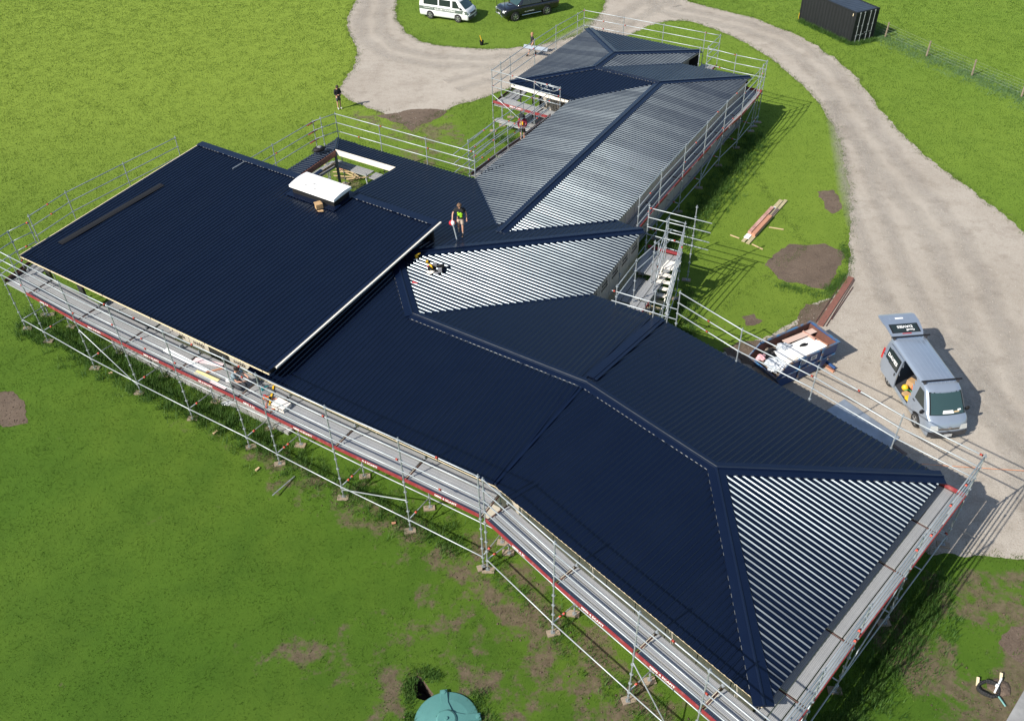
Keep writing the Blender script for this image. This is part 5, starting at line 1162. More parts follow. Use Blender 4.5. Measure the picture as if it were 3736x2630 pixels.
# ---------------------------------------------------------------- skip bin and its load
MT['skip'] = mat('blue_skip_paint', (.012, .045, .15), .5, col2=(.02, .07, .20), vscale=3); MT['skip_rim'] = mat('worn_blue_rib', (.04, .13, .25), .5, col2=(.13, .085, .06), vscale=3, mixlo=.40, mixhi=.60)
MT['rustin'] = mat('rusty_steel', (.16, .06, .04), .85, col2=(.08, .04, .03), vscale=3)
MT['gib'] = mat('white_board', (.80, .79, .75), .8); MT['film'] = mat('clear_plastic_film', (.62, .66, .70), .15, spec=.8, var=.5, vscale=9, bump=1., bscale=14); MT['pinkboard'] = mat('pinkish_board', (.55, .40, .33), .8); MT['foil'] = mat('silver_foil', (.75, .76, .78), .25, .9)
def skip_bin():
    B = Vector((14.60, 30.21)); A = Vector((13.75, 31.73)); ax = Vector((-.873, -.488)); o = (A+B)/2
    t = empty('skip_bin', (o.x, o.y, 0), math.atan2(ax.y, ax.x), 'blue steel skip bin full of building rubbish, beside the gravel drive', 'skip bin')
    hw = .87; pr = [(0, 1.25), (.05, .70), (.8, .06), (3.15, .06), (3.62, .76), (3.05, 1.25)]
    mb = MB(); th = .035
    for y0, y1 in ((-hw, -hw+th), (hw-th, hw)):
        n = len(pr); mb.add([(x, y0, z) for x, z in pr]+[(x, y1, z) for x, z in pr], [tuple(range(n)), tuple(range(2*n-1, n-1, -1))]+[((i+1) % n, i, n+i, n+(i+1) % n) for i in range(n)])
    q = pr[:5]
    for a, b in zip(q, q[1:]):
        dx, dz = b[0]-a[0], b[1]-a[1]; l = math.hypot(dx, dz); nx, nz = dz/l*-th, dx/l*th
        if (nx*(1.6-a[0])+nz*(.8-a[1])) < 0: nx, nz = -nx, -nz
        mb.add([(a[0], -hw+th, a[1]), (b[0], -hw+th, b[1]), (b[0], hw-th, b[1]), (a[0], hw-th, a[1]), (a[0]+nx, -hw+th, a[1]+nz), (b[0]+nx, -hw+th, b[1]+nz), (b[0]+nx, hw-th, b[1]+nz), (a[0]+nx, hw-th, a[1]+nz)], [(0, 1, 2, 3), (7, 6, 5, 4), (0, 4, 5, 1), (1, 5, 6, 2), (2, 6, 7, 3), (3, 7, 4, 0)])
    obj('body', mb, MT['skip'], t)
    ln = MB()
    q2 = [(.045, 1.2), (.09, .70), (.84, .10), (3.12, .10), (3.58, .76)]
    for y in (-hw+th+.004, hw-th-.004):
        n = len(q2); f = [tuple(range(n))]; ln.add([(x, y, z) for x, z in q2]+[(3.03, y, 1.2)], [tuple(range(n+1))])
    for a, b in zip(q2, q2[1:]): ln.add([(a[0], -hw+th+.004, a[1]), (b[0], -hw+th+.004, b[1]), (b[0], hw-th-.004, b[1]), (a[0], hw-th-.004, a[1])], [(0, 1, 2, 3)])
    obj('lining', ln, MT['rustin'], t)
    rm = MB()
    for sg in (1, -1):
        rm.box((-.04, sg*hw-.045, 1.215), (3.05, sg*hw+.045, 1.275)); rm.tube((3.05, sg*hw, 1.245), (3.63, sg*hw, .75), .035, 6)
    rm.box((-.06, -hw-.045, 1.215), (.03, hw+.045, 1.277)); rm.tube((3.63, -hw, .75), (3.63, hw, .75), .035, 6); obj('rim', rm, MT['skip_rim'], t)
    for sg in (1, -1):
        for x in (.92, 2.2): 
            rb = MB(); rb.box((x, sg*hw-.02, .08), (x+.09, sg*(hw+.045)+.02, 1.22)); obj('rib', rb, MT['skip_rim'], t)
        rb = MB(); rb.tube((.1, sg*(hw+.04), .66), (3.5, sg*(hw+.04), .66), .03, 6); obj('side_rail', rb, MT['skip_rim'], t)
        for x in (.55, 2.9): lg = MB(); lg.tube((x, sg*hw, .56), (x, sg*(hw+.12), .56), .045, 8); obj('lifting_lug', lg, MT['skip_rim'], t)
        for x in (1.25, 1.85):
            lb = MB(); lb.box((x, sg*(hw+.001)-.004, .86), (x+.36, sg*(hw+.001)+.004, 1.10)); L_ = obj('notice', lb, MT['white'], t)
            for k, ww in ((1.05, .28), (1.0, .22), (.95, .28), (.91, .18)):
                pb = MB(); pb.box((x+.18-ww/2, sg*(hw+.0065)-.002, k-.012), (x+.18+ww/2, sg*(hw+.0065)+.002, k+.012)); obj('print_line', pb, MT['grey_plastic'], L_)
    return basis(t)
SKM = skip_bin()
def board(name, label, w, d, th, m, pos, rx=0, ry=0, rz=0, M0=None, cat='board', group=None):
    o = obj(name, MB().box((-w/2, -d/2, 0), (w/2, d/2, th)), MT[m]); o.matrix_world = (M0 or Matrix.Identity(4)) @ Matrix.Translation(pos) @ Matrix.Rotation(rz, 4, 'Z') @ Matrix.Rotation(ry, 4, 'Y') @ Matrix.Rotation(rx, 4, 'X'); tag(o, label, cat, group); return o
def crumple(name, label, cat, m, r, pos, sc=(1, 1, .5), M0=None, seed=0, n=14, amp=.35, rz=0.):
    mb = MB().ball((0, 0, 0), r, n, sc=sc); rr = random.Random(seed)
    mb.v = [tuple(np.array(v)*(1+rr.uniform(-amp, amp))) for v in mb.v]
    o = obj(name, mb, MT[m]); o.matrix_world = (M0 or Matrix.Identity(4)) @ Matrix.Translation(pos) @ Matrix.Rotation(rz, 4, 'Z'); tag(o, label, cat); return o
heap = MB(); nx, ny = 26, 12; rr = random.Random(5)
for j in range(ny+1):
    for i in range(nx+1): heap.v.append((.25+3.15*i/nx, -.80+1.6*j/ny, (.80 if i < 20 else .80-.06*(i-20))+rr.uniform(-.07, .07)))
heap.f = [(j*(nx+1)+i, j*(nx+1)+i+1, (j+1)*(nx+1)+i+1, (j+1)*(nx+1)+i) for j in range(ny) for i in range(nx)]; heap.m = [0]*len(heap.f)
ho = obj('rubbish_heap', heap, mat('mixed_rubbish', (.05, .045, .04), .9, col2=(.25, .2, .16), vscale=6)); ho.matrix_world = SKM; ho['kind'] = 'stuff'
board('plasterboard', 'large white board lying flat in the blue skip', 1.75, 1.05, .013, 'gib', (1.25, .12, .93), .03, .03, .06, SKM)
board('plasterboard', 'white board offcut in the middle of the skip, under the torn pieces', 1.1, .8, .013, 'gib', (2.15, .1, .92), -.05, .02, -.2, SKM)
board('plasterboard', 'pinkish long board leaning across the skip at its far side', 1.75, .34, .02, 'pinkboard', (.95, -.52, 1.02), .12, .02, -.05, SKM)
board('plasterboard', 'cream narrow board near the low lip of the skip', .95, .32, .02, 'cream_pale', (2.55, .45, .93), .05, .06, .2, SKM)
board('plasterboard', 'small cream board standing above the foil in the skip', .5, .5, .02, 'cream_pale', (2.0, .62, .95), .1, .1, .1, SKM)
board('plank', 'short brown plank in the far end corner of the skip', .12, .8, .05, 'timber_pink', (.35, .15, .92), 0, 0, .15, SKM, 'plank')
board('plank', 'brown plank standing on edge inside the end of the skip', .06, .7, .16, 'timber_rose', (.55, -.35, .92), 0, 0, .1, SKM, 'plank')
crumple('plastic_film', 'crumpled clear film spilling over the low lip of the skip', 'plastic film', 'film', .42, (3.05, .28, .80), (1, 1.1, .45), SKM, 3, 22, .3)
crumple('plastic_film', 'torn white plastic and paper in the middle of the skip', 'plastic film', 'film', .26, (2.0, -.40, .98), (1.2, .8, .4), SKM, 4, 16, .4)
crumple('black_plastic', 'black plastic sheet bunched in the shadowed corner of the skip', 'plastic sheet', 'black', .35, (2.75, -.42, .80), (1.2, .8, .4), SKM, 6, 16, .35)
crumple('black_plastic', 'small black scrap on the white board in the skip', 'plastic sheet', 'black', .13, (1.15, -.02, .97), (1.5, .6, .3), SKM, 8, 12, .5)
crumple('insulation', 'pink insulation scrap at the low corner of the skip', 'insulation', 'pinkfoam', .2, (3.2, -.45, .80), (1.3, .9, .4), SKM, 9, 12, .4)
crumple('insulation', 'pink insulation scrap poking out of the film by the lip', 'insulation', 'pinkfoam', .16, (2.8, .66, .86), (1.3, .9, .4), SKM, 10, 12, .4)
for i, (y, z, l) in enumerate(((-.35, .0, 2.0), (-.15, .0, 1.7), (.05, .0, 2.3), (.2, .06, 1.9))):
    board('plank', ('grey plank leaning in the heap below the skip lip', 'brown plank beside the grey one below the skip lip', 'long dark plank below the skip lip, nearest the roof', 'top brown plank of the heap below the skip lip')[i], .14, l, .045, ('timber_grey', 'timber_rose', 'timber_dark', 'timber_rose')[i], (4.05+i*.16, .2+y, .02+z), 0, .15, .15-.1*i, SKM, 'plank')
board('plank', 'square timber bearer sticking out under the skip end', .12, 2.4, .1, 'timber_pink', (.45, .15, .0), 0, 0, .02, SKM, 'plank')
o = obj('steel_pipe', MB().tube((0, -.3, .08), (0, 1.25, .08), .07, 10), MT['skip']); o.matrix_world = SKM @ Matrix.Translation((.25, .0, 0)); tag(o, 'dark blue pipe stub lying under the skip end', 'pipe')

# ---------------------------------------------------------------- loose building material on the ground
bx = (Vector((15.93, 44.55))-Vector((12.75, 40.2))).normalized(); BAZ = math.atan2(bx.y, bx.x); bn = Vector((-bx.y, bx.x)); bo = Vector((12.78, 40.30))
def tb(label, u, v, L, w, th, z, m, rz=0.):
    p = bo+bx*(u+L/2)+bn*v; board('plank', label, L, w, th, m, (p.x, p.y, z), 0, 0, BAZ+rz, None, 'plank')
tb('long yellow-grey plank at the bottom of the timber pile, left edge', 0, .12, 5.3, .20, .05, 0.03, 'timber_grey'); tb('long yellow-grey plank at the bottom of the timber pile, right edge', -.05, -.14, 5.5, .20, .05, 0.03, 'timber_grey', .01)
tb('middle grey plank showing at the far end of the timber pile', 2.6, -.01, 2.6, .10, .05, .08, 'timber_grey', .03)
tb('pink timber beam on top of the pile, nearer half', .75, -.12, 2.35, .22, .16, .08, 'timber_pink'); tb('rose timber beam on the pile, longer and paler than its neighbour', .85, .14, 3.2, .20, .16, .08, 'timber_rose')
tb('dark wet board beside the rose beam on the pile', 3.1, -.10, 1.1, .2, .03, .085, 'timber_dark')
tb('white offcut block on the near end of the timber pile', .35, .10, .42, .28, .05, .08, 'white'); tb('small white scrap at the far end of the rose beam', 4.05, .1, .2, .18, .05, .09, 'white')
for (x, y, rz, L, lb) in ((12.35, 40.9, -.7, .55, 'short pale stick in the grass left of the timber pile'), (13.35, 39.85, -.85, .7, 'short pale stick in the grass before the timber pile'), (14.8, 41.65, -.35, .8, 'thin pale stick in the grass right of the timber pile')):
    board('stick', lb, L, .06, .04, 'timber', (x, y, .02), 0, 0, rz, None, 'stick')
bm_ = (Vector((17.45, 36.8))-Vector((14.75, 32.9))); o = Vector((14.85, 33.0)).lerp(Vector((17.4, 36.8)), .5)
board('plank', 'long dark red-brown plank lying on the gravel edge behind the skip', 4.75, .30, .05, 'redwood', (o.x, o.y, .012), 0, 0, math.atan2(bm_.y, bm_.x), None, 'plank')
for k, (s_, L) in enumerate(((.26, 4.4), (-.24, 4.5), (-.33, 3.2))):
    n_ = Vector((-bm_.y, bm_.x)).normalized(); q = o+n_*s_; board('steel_angle', ('thin rusty bar left of the red-brown plank', 'thin rusty bar just right of the red-brown plank', 'shorter thin rusty bar at the outer right of the red-brown plank')[k], L, .035, .035, 'rust', (q.x, q.y, .012), 0, 0, math.atan2(bm_.y, bm_.x)+(.0, .012, -.01)[k], None, 'steel bar')
MT['sheetsteel'] = mat('galvanised_sheet', (.42, .47, .52), .38, .55, var=.25, vscale=2)
ss = MB(); ss.prism([(13.42, 27.10), (14.37, 27.76), (15.95, 25.42), (15.10, 24.62)], .05, .062); tag(obj('steel_sheet', ss, MT['sheetsteel']), 'flat galvanised steel sheet on the gravel below the roof edge', 'steel sheet')
board('plank', 'dark packer board under the edge of the steel sheet', .14, 1.3, .04, 'timber_dark', (15.55, 25.0, .008), 0, 0, .55, None, 'plank')
mt_line = mat('orange_string', (.8, .25, .05), .7); sl_ = MB(); pts = [(15.3, 24.35, .03), (16.0, 23.84, .15), (17.5, 23.62, .18), (20.0, 23.3, .2), (22.5, 23.0, .25)]; sl_.path(pts, .008, 5); tag(obj('string_line', sl_, mt_line), 'orange string line running across the gravel to the right', 'string line')
for i, (x, y, w, m, lb, rz) in enumerate(((-18.41, 30.61, .16, 'timber', 'small pale wood offcut in the grass under the long front scaffold', .4), (-10.41, 24.44, .2, 'timber', 'small pale wood offcut before the bend in the front scaffold', 1.), (-4.63, 21.5, .16, 'timber_pink', 'pinkish offcut on the soil below the front deck', .2), (-22.64, 29.81, .0, 'white', '', 0), (-12.64, 26.61, .22, 'timber', 'split pale chip of timber in the dirt below the deck', .9))):
    if w: board('offcut', lb, w, .09, .05, m, (x, y, .02), 0, 0, rz, None, 'offcut')
crumple('plastic_film', 'scrap of white film in the long grass under the kneeling worker', 'plastic film', 'film', .18, (-12.5, 28.3, .12), (1.6, .7, .4), None, 21, 10, .3)
board('steel_strip', 'thin grey metal strip leaning on the grass before the front scaffold', 1.3, .05, .02, 'galv', (-9.15, 23.45, .1), 0, .12, 1.05, None, 'metal strip')
# timber heap in the courtyard
rr = random.Random(12)
for i in range(11):
    x, y = -9.7+rr.uniform(-.7, .9), 48.9+rr.uniform(-.8, .7); board('stick', 'pale framing offcut in the scrap heap beyond the courtyard posts', rr.uniform(.9, 2.0), .07, .045, ('timber', 'timber', 'timber_pink')[i % 3], (x, y, .03+.045*i), 0, rr.uniform(-.12, .12), rr.uniform(-.9, .4), None, 'stick', 'scrap timber in the courtyard')
for i, (dz, dr) in enumerate(((0, 0), (.06, .06))):
    board('plank', ('long pale batten resting on the courtyard planks, lower one', 'long pale batten resting on the courtyard planks, upper one')[i], 2.6, .07, .045, 'timber', (-10.6, 45.6, 2.02+dz), 0, 0, .95+dr, None, 'plank')
# water tank lid
MT['tank'] = mat('green_tank_plastic', (.085, .235, .215), .55, var=.15, vscale=1.2)
tk = empty('water_tank', (-2.28, 13.58, 0), 0, 'green plastic tank lid set in the grass beside a dark pit', 'water tank')
mb = MB(); mb.lathe([(1.03, -.9), (1.03, .02), (1.0, .06), (.7, .13), (.34, .17), (.02, .18)], 48); obj('lid', mb, MT['tank'], tk, smooth=False)
mb = MB(); mb.lathe([(.32, .15), (.32, .24), (.27, .27), (.05, .275), (.05, .32), (.02, .32)], 32); hb = obj('hatch', mb, MT['tank'], tk)
for a in (8, 98, 188, 278):
    q = MB(); n = 8; rows = []
    for i in range(n+1):
        x = .30+(1.07-.30)*i/n; w = .125+.10*max(0, 1-i/3.); z = .16+.05-(x-.3)*.13
        rows.append((x, w, z))
    for x, w, z in rows: q.v += [(x, -w, z-.14), (x, -w*.86, z), (x, w*.86, z), (x, w, z-.14)]
    for i in range(n):
        for k in range(3): q.f.append((4*i+k, 4*i+k+1, 4*i+k+5, 4*i+k+4)[::-1]); q.m.append(0)
    q.f += [(4*n, 4*n+1, 4*n+2, 4*n+3)]; q.m.append(0)
    q.lathe([(.02, .05), (.08, .10), (.07, .16), (.02, .165)], 12, c=(.98, 0, -.01))
    obj('lid_rib', q, MT['tank'], tk, mtx=Matrix.Rotation(R(a), 4, 'Z'))
# coil of black pipe with fittings and pegs
cl = MB(); rr = random.Random(2); pts = []
for i in range(100):
    t = 2*math.pi*i/24; pts.append((14.86+(.31+.03*math.sin(i*.7))*math.cos(t), 14.26+(.25+.03*math.cos(i*.9))*math.sin(t), .05+.025*(i//24)+.02*math.sin(t*2)))
cl.path(pts, .034, 7); tag(obj('pipe_coil', cl, MT['rubber'], smooth=True), 'coil of thick black pipe on bare soil in the near right corner', 'pipe coil')
pf = MB(); pf.tube((14.95, 14.1, .16), (15.35, 14.55, .2), .03, 8); pf.lathe([(.02, 0), (.05, .01), (.05, .09), (.02, .1)], 10, c=(15.1, 14.3, .16)); tag(obj('pipe_fitting', pf, MT['white']), 'white plastic pipe lying across the black pipe coil', 'pipe')
board('peg', 'pale survey peg left of the black pipe coil', .08, .28, .06, 'cream', (14.62, 14.53, .06), .3, 0, -.4, None, 'peg'); board('peg', 'pale survey peg right of the black pipe coil', .08, .28, .06, 'cream', (15.42, 14.66, .06), .3, 0, -.4, None, 'peg')
crumple('soil_mound', 'small heap of pale clay beside the pipe coil', 'soil heap', 'soil', .3, (15.25, 14.35, .0), (1.2, 1., .4), None, 31, 14, .14)
pv = MB(); pv.path([(15.05, 14.0, .1), (15.1, 13.85, .08), (15.16, 13.7, .04)], .03, 6); tag(obj('pipe_end', pv, MT['tank']), 'pale green pipe end below the black pipe coil', 'pipe')
# bucket with a yellow level on the island edge
bk = empty('bucket', (-1.85, 69.8, 0), 0, 'black bucket with a yellow tool standing in it, at the island edge', 'bucket')
mb = MB(); mb.lathe([(.13, .0), (.17, .34), (.18, .34), (.18, .36), (.155, .36), (.12, .05)], 16); obj('pail', mb, MT['black'], bk); o = MB(); o.tube((.05, 0, .1), (-.12, .05, .75), .035, 6); o = obj('spade_handle', o, MT['yellow']); o.matrix_world = Matrix.Translation((-1.85, 69.8, 0)); tag(o, 'yellow handle standing in the black bucket', 'tool')
# ---------------------------------------------------------------- things left on the roofs
fl = MB(); p, q = Vector((-21.30, 35.68)), Vector((-17.72, 40.40)); d = (q-p).normalized(); n_ = Vector((-d.y, d.x))
pts = []
for t in (p, q):
    for w_, dz in ((-.19, .045), (-.19, .06), (0, .085), (.19, .06), (.19, .045)): c = t+n_*w_; pts.append((c.x, c.y, pz('Big', c)+dz))
fl.add(pts, [(i, i+1, 5+i+1, 5+i)[::-1] for i in range(4)]+[(0, 1, 2, 3, 4), (9, 8, 7, 6, 5)]+[(4, 0, 5, 9)])
tag(obj('loose_flashing', fl, MT['black']), 'long black ridge flashing lying loose on the tall roof, at its left', 'flashing')
loose('carton', 'small open cardboard carton on the tall roof below the white cover', 'box', MB().box((-.17, -.12, 0), (.17, .12, .24)).box((-.17, .12, .22), (.17, .26, .235)), 'card', (-9.19, 37.45, 4.42), .5)
crumple('paper_scrap', 'scrap of brown paper on the tall roof below the carton', 'paper', 'card', .12, (-9.05, 37.15, 4.44), (1.4, .8, .25), None, 14, 8, .3)
bp = empty('backpack', (-10.6, 45.62, 3.31), .6, 'grey and black backpack lying on the courtyard roof edge', 'backpack')
q = MB().ball((0, 0, .13), .30, 14, sc=(1.25, .9, .5)); rr = random.Random(3); q.v = [tuple(np.array(v)*(1+rr.uniform(-.06, .06))) for v in q.v]; obj('bag', q, MT['black'], bp, smooth=True)
q = MB().ball((.02, -.02, .2), .19, 12, sc=(1., .8, .6)); obj('jacket', q, MT['grey_cloth'], bp, smooth=True); q = MB(); q.path([(-.3, -.2, .1), (-.42, -.05, .06), (-.4, .15, .05), (-.25, .22, .1)], .022, 6); obj('strap', q, MT['black'], bp)
def onM(x, y): return pz('M', (x, y))+.055
tool = lambda nm, lb, cat, mb, m, x, y, rz=0.: loose(nm, lb, cat, mb, m, (x, y, onM(x, y)), rz)
def drill(): return MB().tube((-.10, 0, .12), (.12, 0, .12), .035, 8).tube((.12, 0, .12), (.2, 0, .12), .015, 6).box((-.06, -.02, 0), (-.01, .02, .12)).box((-.10, -.035, -.0), (.03, .035, .05))
tool('drill', 'yellow cordless driver lying alone near the hip of the striped roof', 'drill', drill(), 'yellow', -4.23, 33.82, .8); tool('wire_scrap', 'grey bent clip below the lone yellow driver', 'clip', MB().path([(-.15, 0, .02), (0, .05, .03), (.02, -.08, .03), (.16, -.03, .02), (.05, -.1, .02)], .02, 5), 'galv', -4.22, 33.58)
tool('tape_measure', 'small orange-yellow tape in front of the tool belt', 'tape measure', rbox(.1, .1, .07), 'yellow', -3.77, 33.46, .3); tool('snips', 'red-handled snips beside the tool belt', 'snips', MB().tube((-.14, -.04, .03), (.1, .03, .03), .018, 6).tube((-.14, .05, .03), (.1, -.02, .03), .018, 6), 'redp', -3.62, 33.2, .6)
tool('drill', 'yellow cordless driver leaning on the tool belt', 'drill', drill(), 'yellow', -3.56, 33.04, 2.2)
tb_ = empty('tool_belt', (-3.35, 32.95, onM(-3.35, 32.95)), 0, 'dark tool belt with pouches left on the striped roof', 'tool belt')
q = MB(); q.path([(.3*math.cos(t), .24*math.sin(t), .06+.03*math.sin(3*t)) for t in [2*math.pi*i/16 for i in range(17)]], .05, 6); obj('belt', q, MT['black'], tb_)
for k, (x, y) in enumerate(((-.25, -.15), (.2, -.2), (.3, .1), (-.05, .25))): obj('pouch', MB().box((x-.09, y-.06, 0), (x+.09, y+.06, .19)), MT['grey_cloth' if k % 2 else 'black'], tb_)
crumple('work_glove', 'pale work gloves below the tool belt on the striped roof', 'gloves', 'cream_pale', .13, (-3.55, 32.72, onM(-3.55, 32.72)+.04), (1.5, 1., .4), None, 15, 12, .35); crumple('rag', 'grey rag at the lower side of the tool belt', 'rag', 'grey_cloth', .1, (-3.3, 32.62, onM(-3.3, 32.62)+.04), (1.3, .9, .4), None, 16, 10, .3)
tool('pliers', 'bright red pliers at the ridge edge of the striped roof', 'pliers', MB().tube((-.12, -.05, .02), (.03, 0, .02), .022, 6).tube((-.12, .05, .02), (.03, 0, .02), .022, 6).tube((.03, 0, .02), (.14, 0, .02), .025, 6, .01), 'redp', -4.22, 31.9, -.4)
# ---------------------------------------------------------------- things on the front deck
dz = ZD+.008
da = math.atan2(-.549, .836)
MT['pinkdeck'] = mat('pink_building_wrap', (.72, .45, .47), .7, col2=(.75, .68, .66), vscale=2); MT['pale_yellow'] = mat('yellow_board', (.72, .62, .30), .8)
board('steel_plank', 'silver plank with red ends lying loose on the long front deck', 2.6, .22, .03, 'white', (-13.6, 28.15, dz), 0, 0, da-.02, None, 'plank')
board('building_wrap', 'strip of pink wrap on the long front deck below the black window opening', 1.35, .22, .02, 'pinkdeck', (-12.6, 27.95, dz+.02), 0, 0, da+.25, None, 'wrap'); board('plank', 'short brown batten angled on the deck, right of the pink wrap', .75, .07, .05, 'timber_pink', (-12.2, 27.45, dz), 0, 0, .35, None, 'plank')
board('board', 'pale yellow board on the outer edge of the front deck', 1.25, .2, .02, 'pale_yellow', (-12.45, 27.12, dz), 0, 0, da+.1, None, 'board'); board('board', 'pink board on the deck behind the kneeling worker', .85, .17, .03, 'pinkdeck', (-11.85, 26.55, dz), 0, 0, da, None, 'board')
board('insulation_slab', 'white block beside the kneeling worker', .38, .22, .14, 'gib', (-11.38, 26.72, dz), 0, 0, .2, None, 'block')
sw_ = empty('power_saw', (-9.74, 25.58, dz), .3, 'orange power saw standing on the front deck by the yellow level', 'saw'); obj('motor', MB().tube((-.12, 0, .10), (.12, 0, .10), .085, 12), MT['orange'], sw_); obj('blade', MB().lathe([(.01, -.004), (.12, -.003), (.12, .003), (.01, .004)], 20, c=(.02, -.1, .12), axis='y'), MT['chrome'], sw_); obj('handle', MB().path([(-.1, .02, .18), (-.16, .02, .26), (.02, .02, .26), (.06, .02, .18)], .025, 6), MT['redp'], sw_); obj('battery', MB().box((.1, -.06, .0), (.2, .06, .1)), MT['black'], sw_)
board('spirit_level', 'yellow spirit level lying across the front deck', 1.12, .07, .035, 'yellow', (-9.58, 25.85, dz), 0, 0, 1.62, None, 'spirit level'); loose('nail_gun', 'teal power tool beside the wall on the front deck', 'power tool', drill(), 'teal', (-9.95, 26.2, dz), .5); loose('work_tray', 'grey metal tray by the teal tool on the front deck', 'tray', rbox(.5, .3, .05), 'galv_dark', (-9.78, 25.98, dz), .6)
loose('carton', 'pale open carton on the front deck, right of the yellow level', 'box', MB().box((-.32, -.22, 0), (.32, .22, .18)), 'cream_pale', (-9.05, 25.18, dz), da); loose('lead', 'loop of orange lead on the front deck beside the carton', 'cable', MB().path([(.5*math.cos(t)*.6, .3*math.sin(t), .02) for t in [2*math.pi*i/14 for i in range(13)]], .012, 5), 'orange', (-9.4, 25.35, dz), .4)
loose('metal_bracket', 'small bright steel bracket by the wall on the front deck', 'bracket', MB().box((-.12, -.09, 0), (.12, .09, .03)).box((.08, -.09, .03), (.12, .09, .2)), 'galv', (-14.05, 29.0, dz), da)

# ---------------------------------------------------------------- people
MT['skin'] = mat('skin', (.52, .28, .19), .55); MT['skin_red'] = mat('reddish_skin', (.50, .25, .17), .55); MT['hair_brown'] = mat('brown_hair', (.15, .085, .045), .8); MT['hair_dark'] = mat('dark_hair', (.035, .022, .016), .8); MT['hair_fair'] = mat('fair_hair', (.34, .18, .09), .8)  # second skin tone is slightly darker and redder
MT['black_cloth'] = mat('black_cloth', (.012, .012, .014), .9); MT['tan_cloth'] = mat('tan_cloth', (.46, .36, .28), .9); MT['maroon'] = mat('maroon_cloth', (.20, .018, .035), .9); MT['steel_cloth'] = mat('grey_blue_cloth', (.20, .26, .29), .9); MT['dark_grey_cloth'] = mat('dark_grey_cloth', (.06, .062, .068), .9); MT['lime'] = mat('lime_print', (.42, .80, .03), .8); MT['boot'] = mat('dark_boot', (.02, .018, .016), .8); MT['sock'] = mat('pale_blue_sock', (.30, .55, .58), .9); MT['gumboot'] = mat('pale_shoe', (.42, .42, .38), .8)
def skin_graph(name, verts, edges, radii, root, m, parent, sub=1):
    me = bpy.data.meshes.new(name); me.from_pydata(verts, edges, [])
    o = bpy.data.objects.new(name+'_tmp', me); COL.objects.link(o)
    sk = o.modifiers.new('skin', 'SKIN'); sk.use_smooth_shade = True
    if not me.skin_vertices: bpy.context.view_layer.update()
    if not me.skin_vertices:
        bm = bmesh.new(); bm.from_mesh(me); bm.verts.layers.skin.verify(); bm.to_mesh(me); bm.free()
    for i, r in enumerate(radii): me.skin_vertices[0].data[i].radius = (r, r) if not isinstance(r, tuple) else r; me.skin_vertices[0].data[i].use_root = (i == root)
    sb = o.modifiers.new('sub', 'SUBSURF'); sb.levels = sb.render_levels = sub
    dg = bpy.context.evaluated_depsgraph_get(); ev = bpy.data.meshes.new_from_object(o.evaluated_get(dg)); bpy.data.objects.remove(o)
    ev.materials.clear(); ev.materials.append(m); ev.name = name
    return link(name, ev, parent)
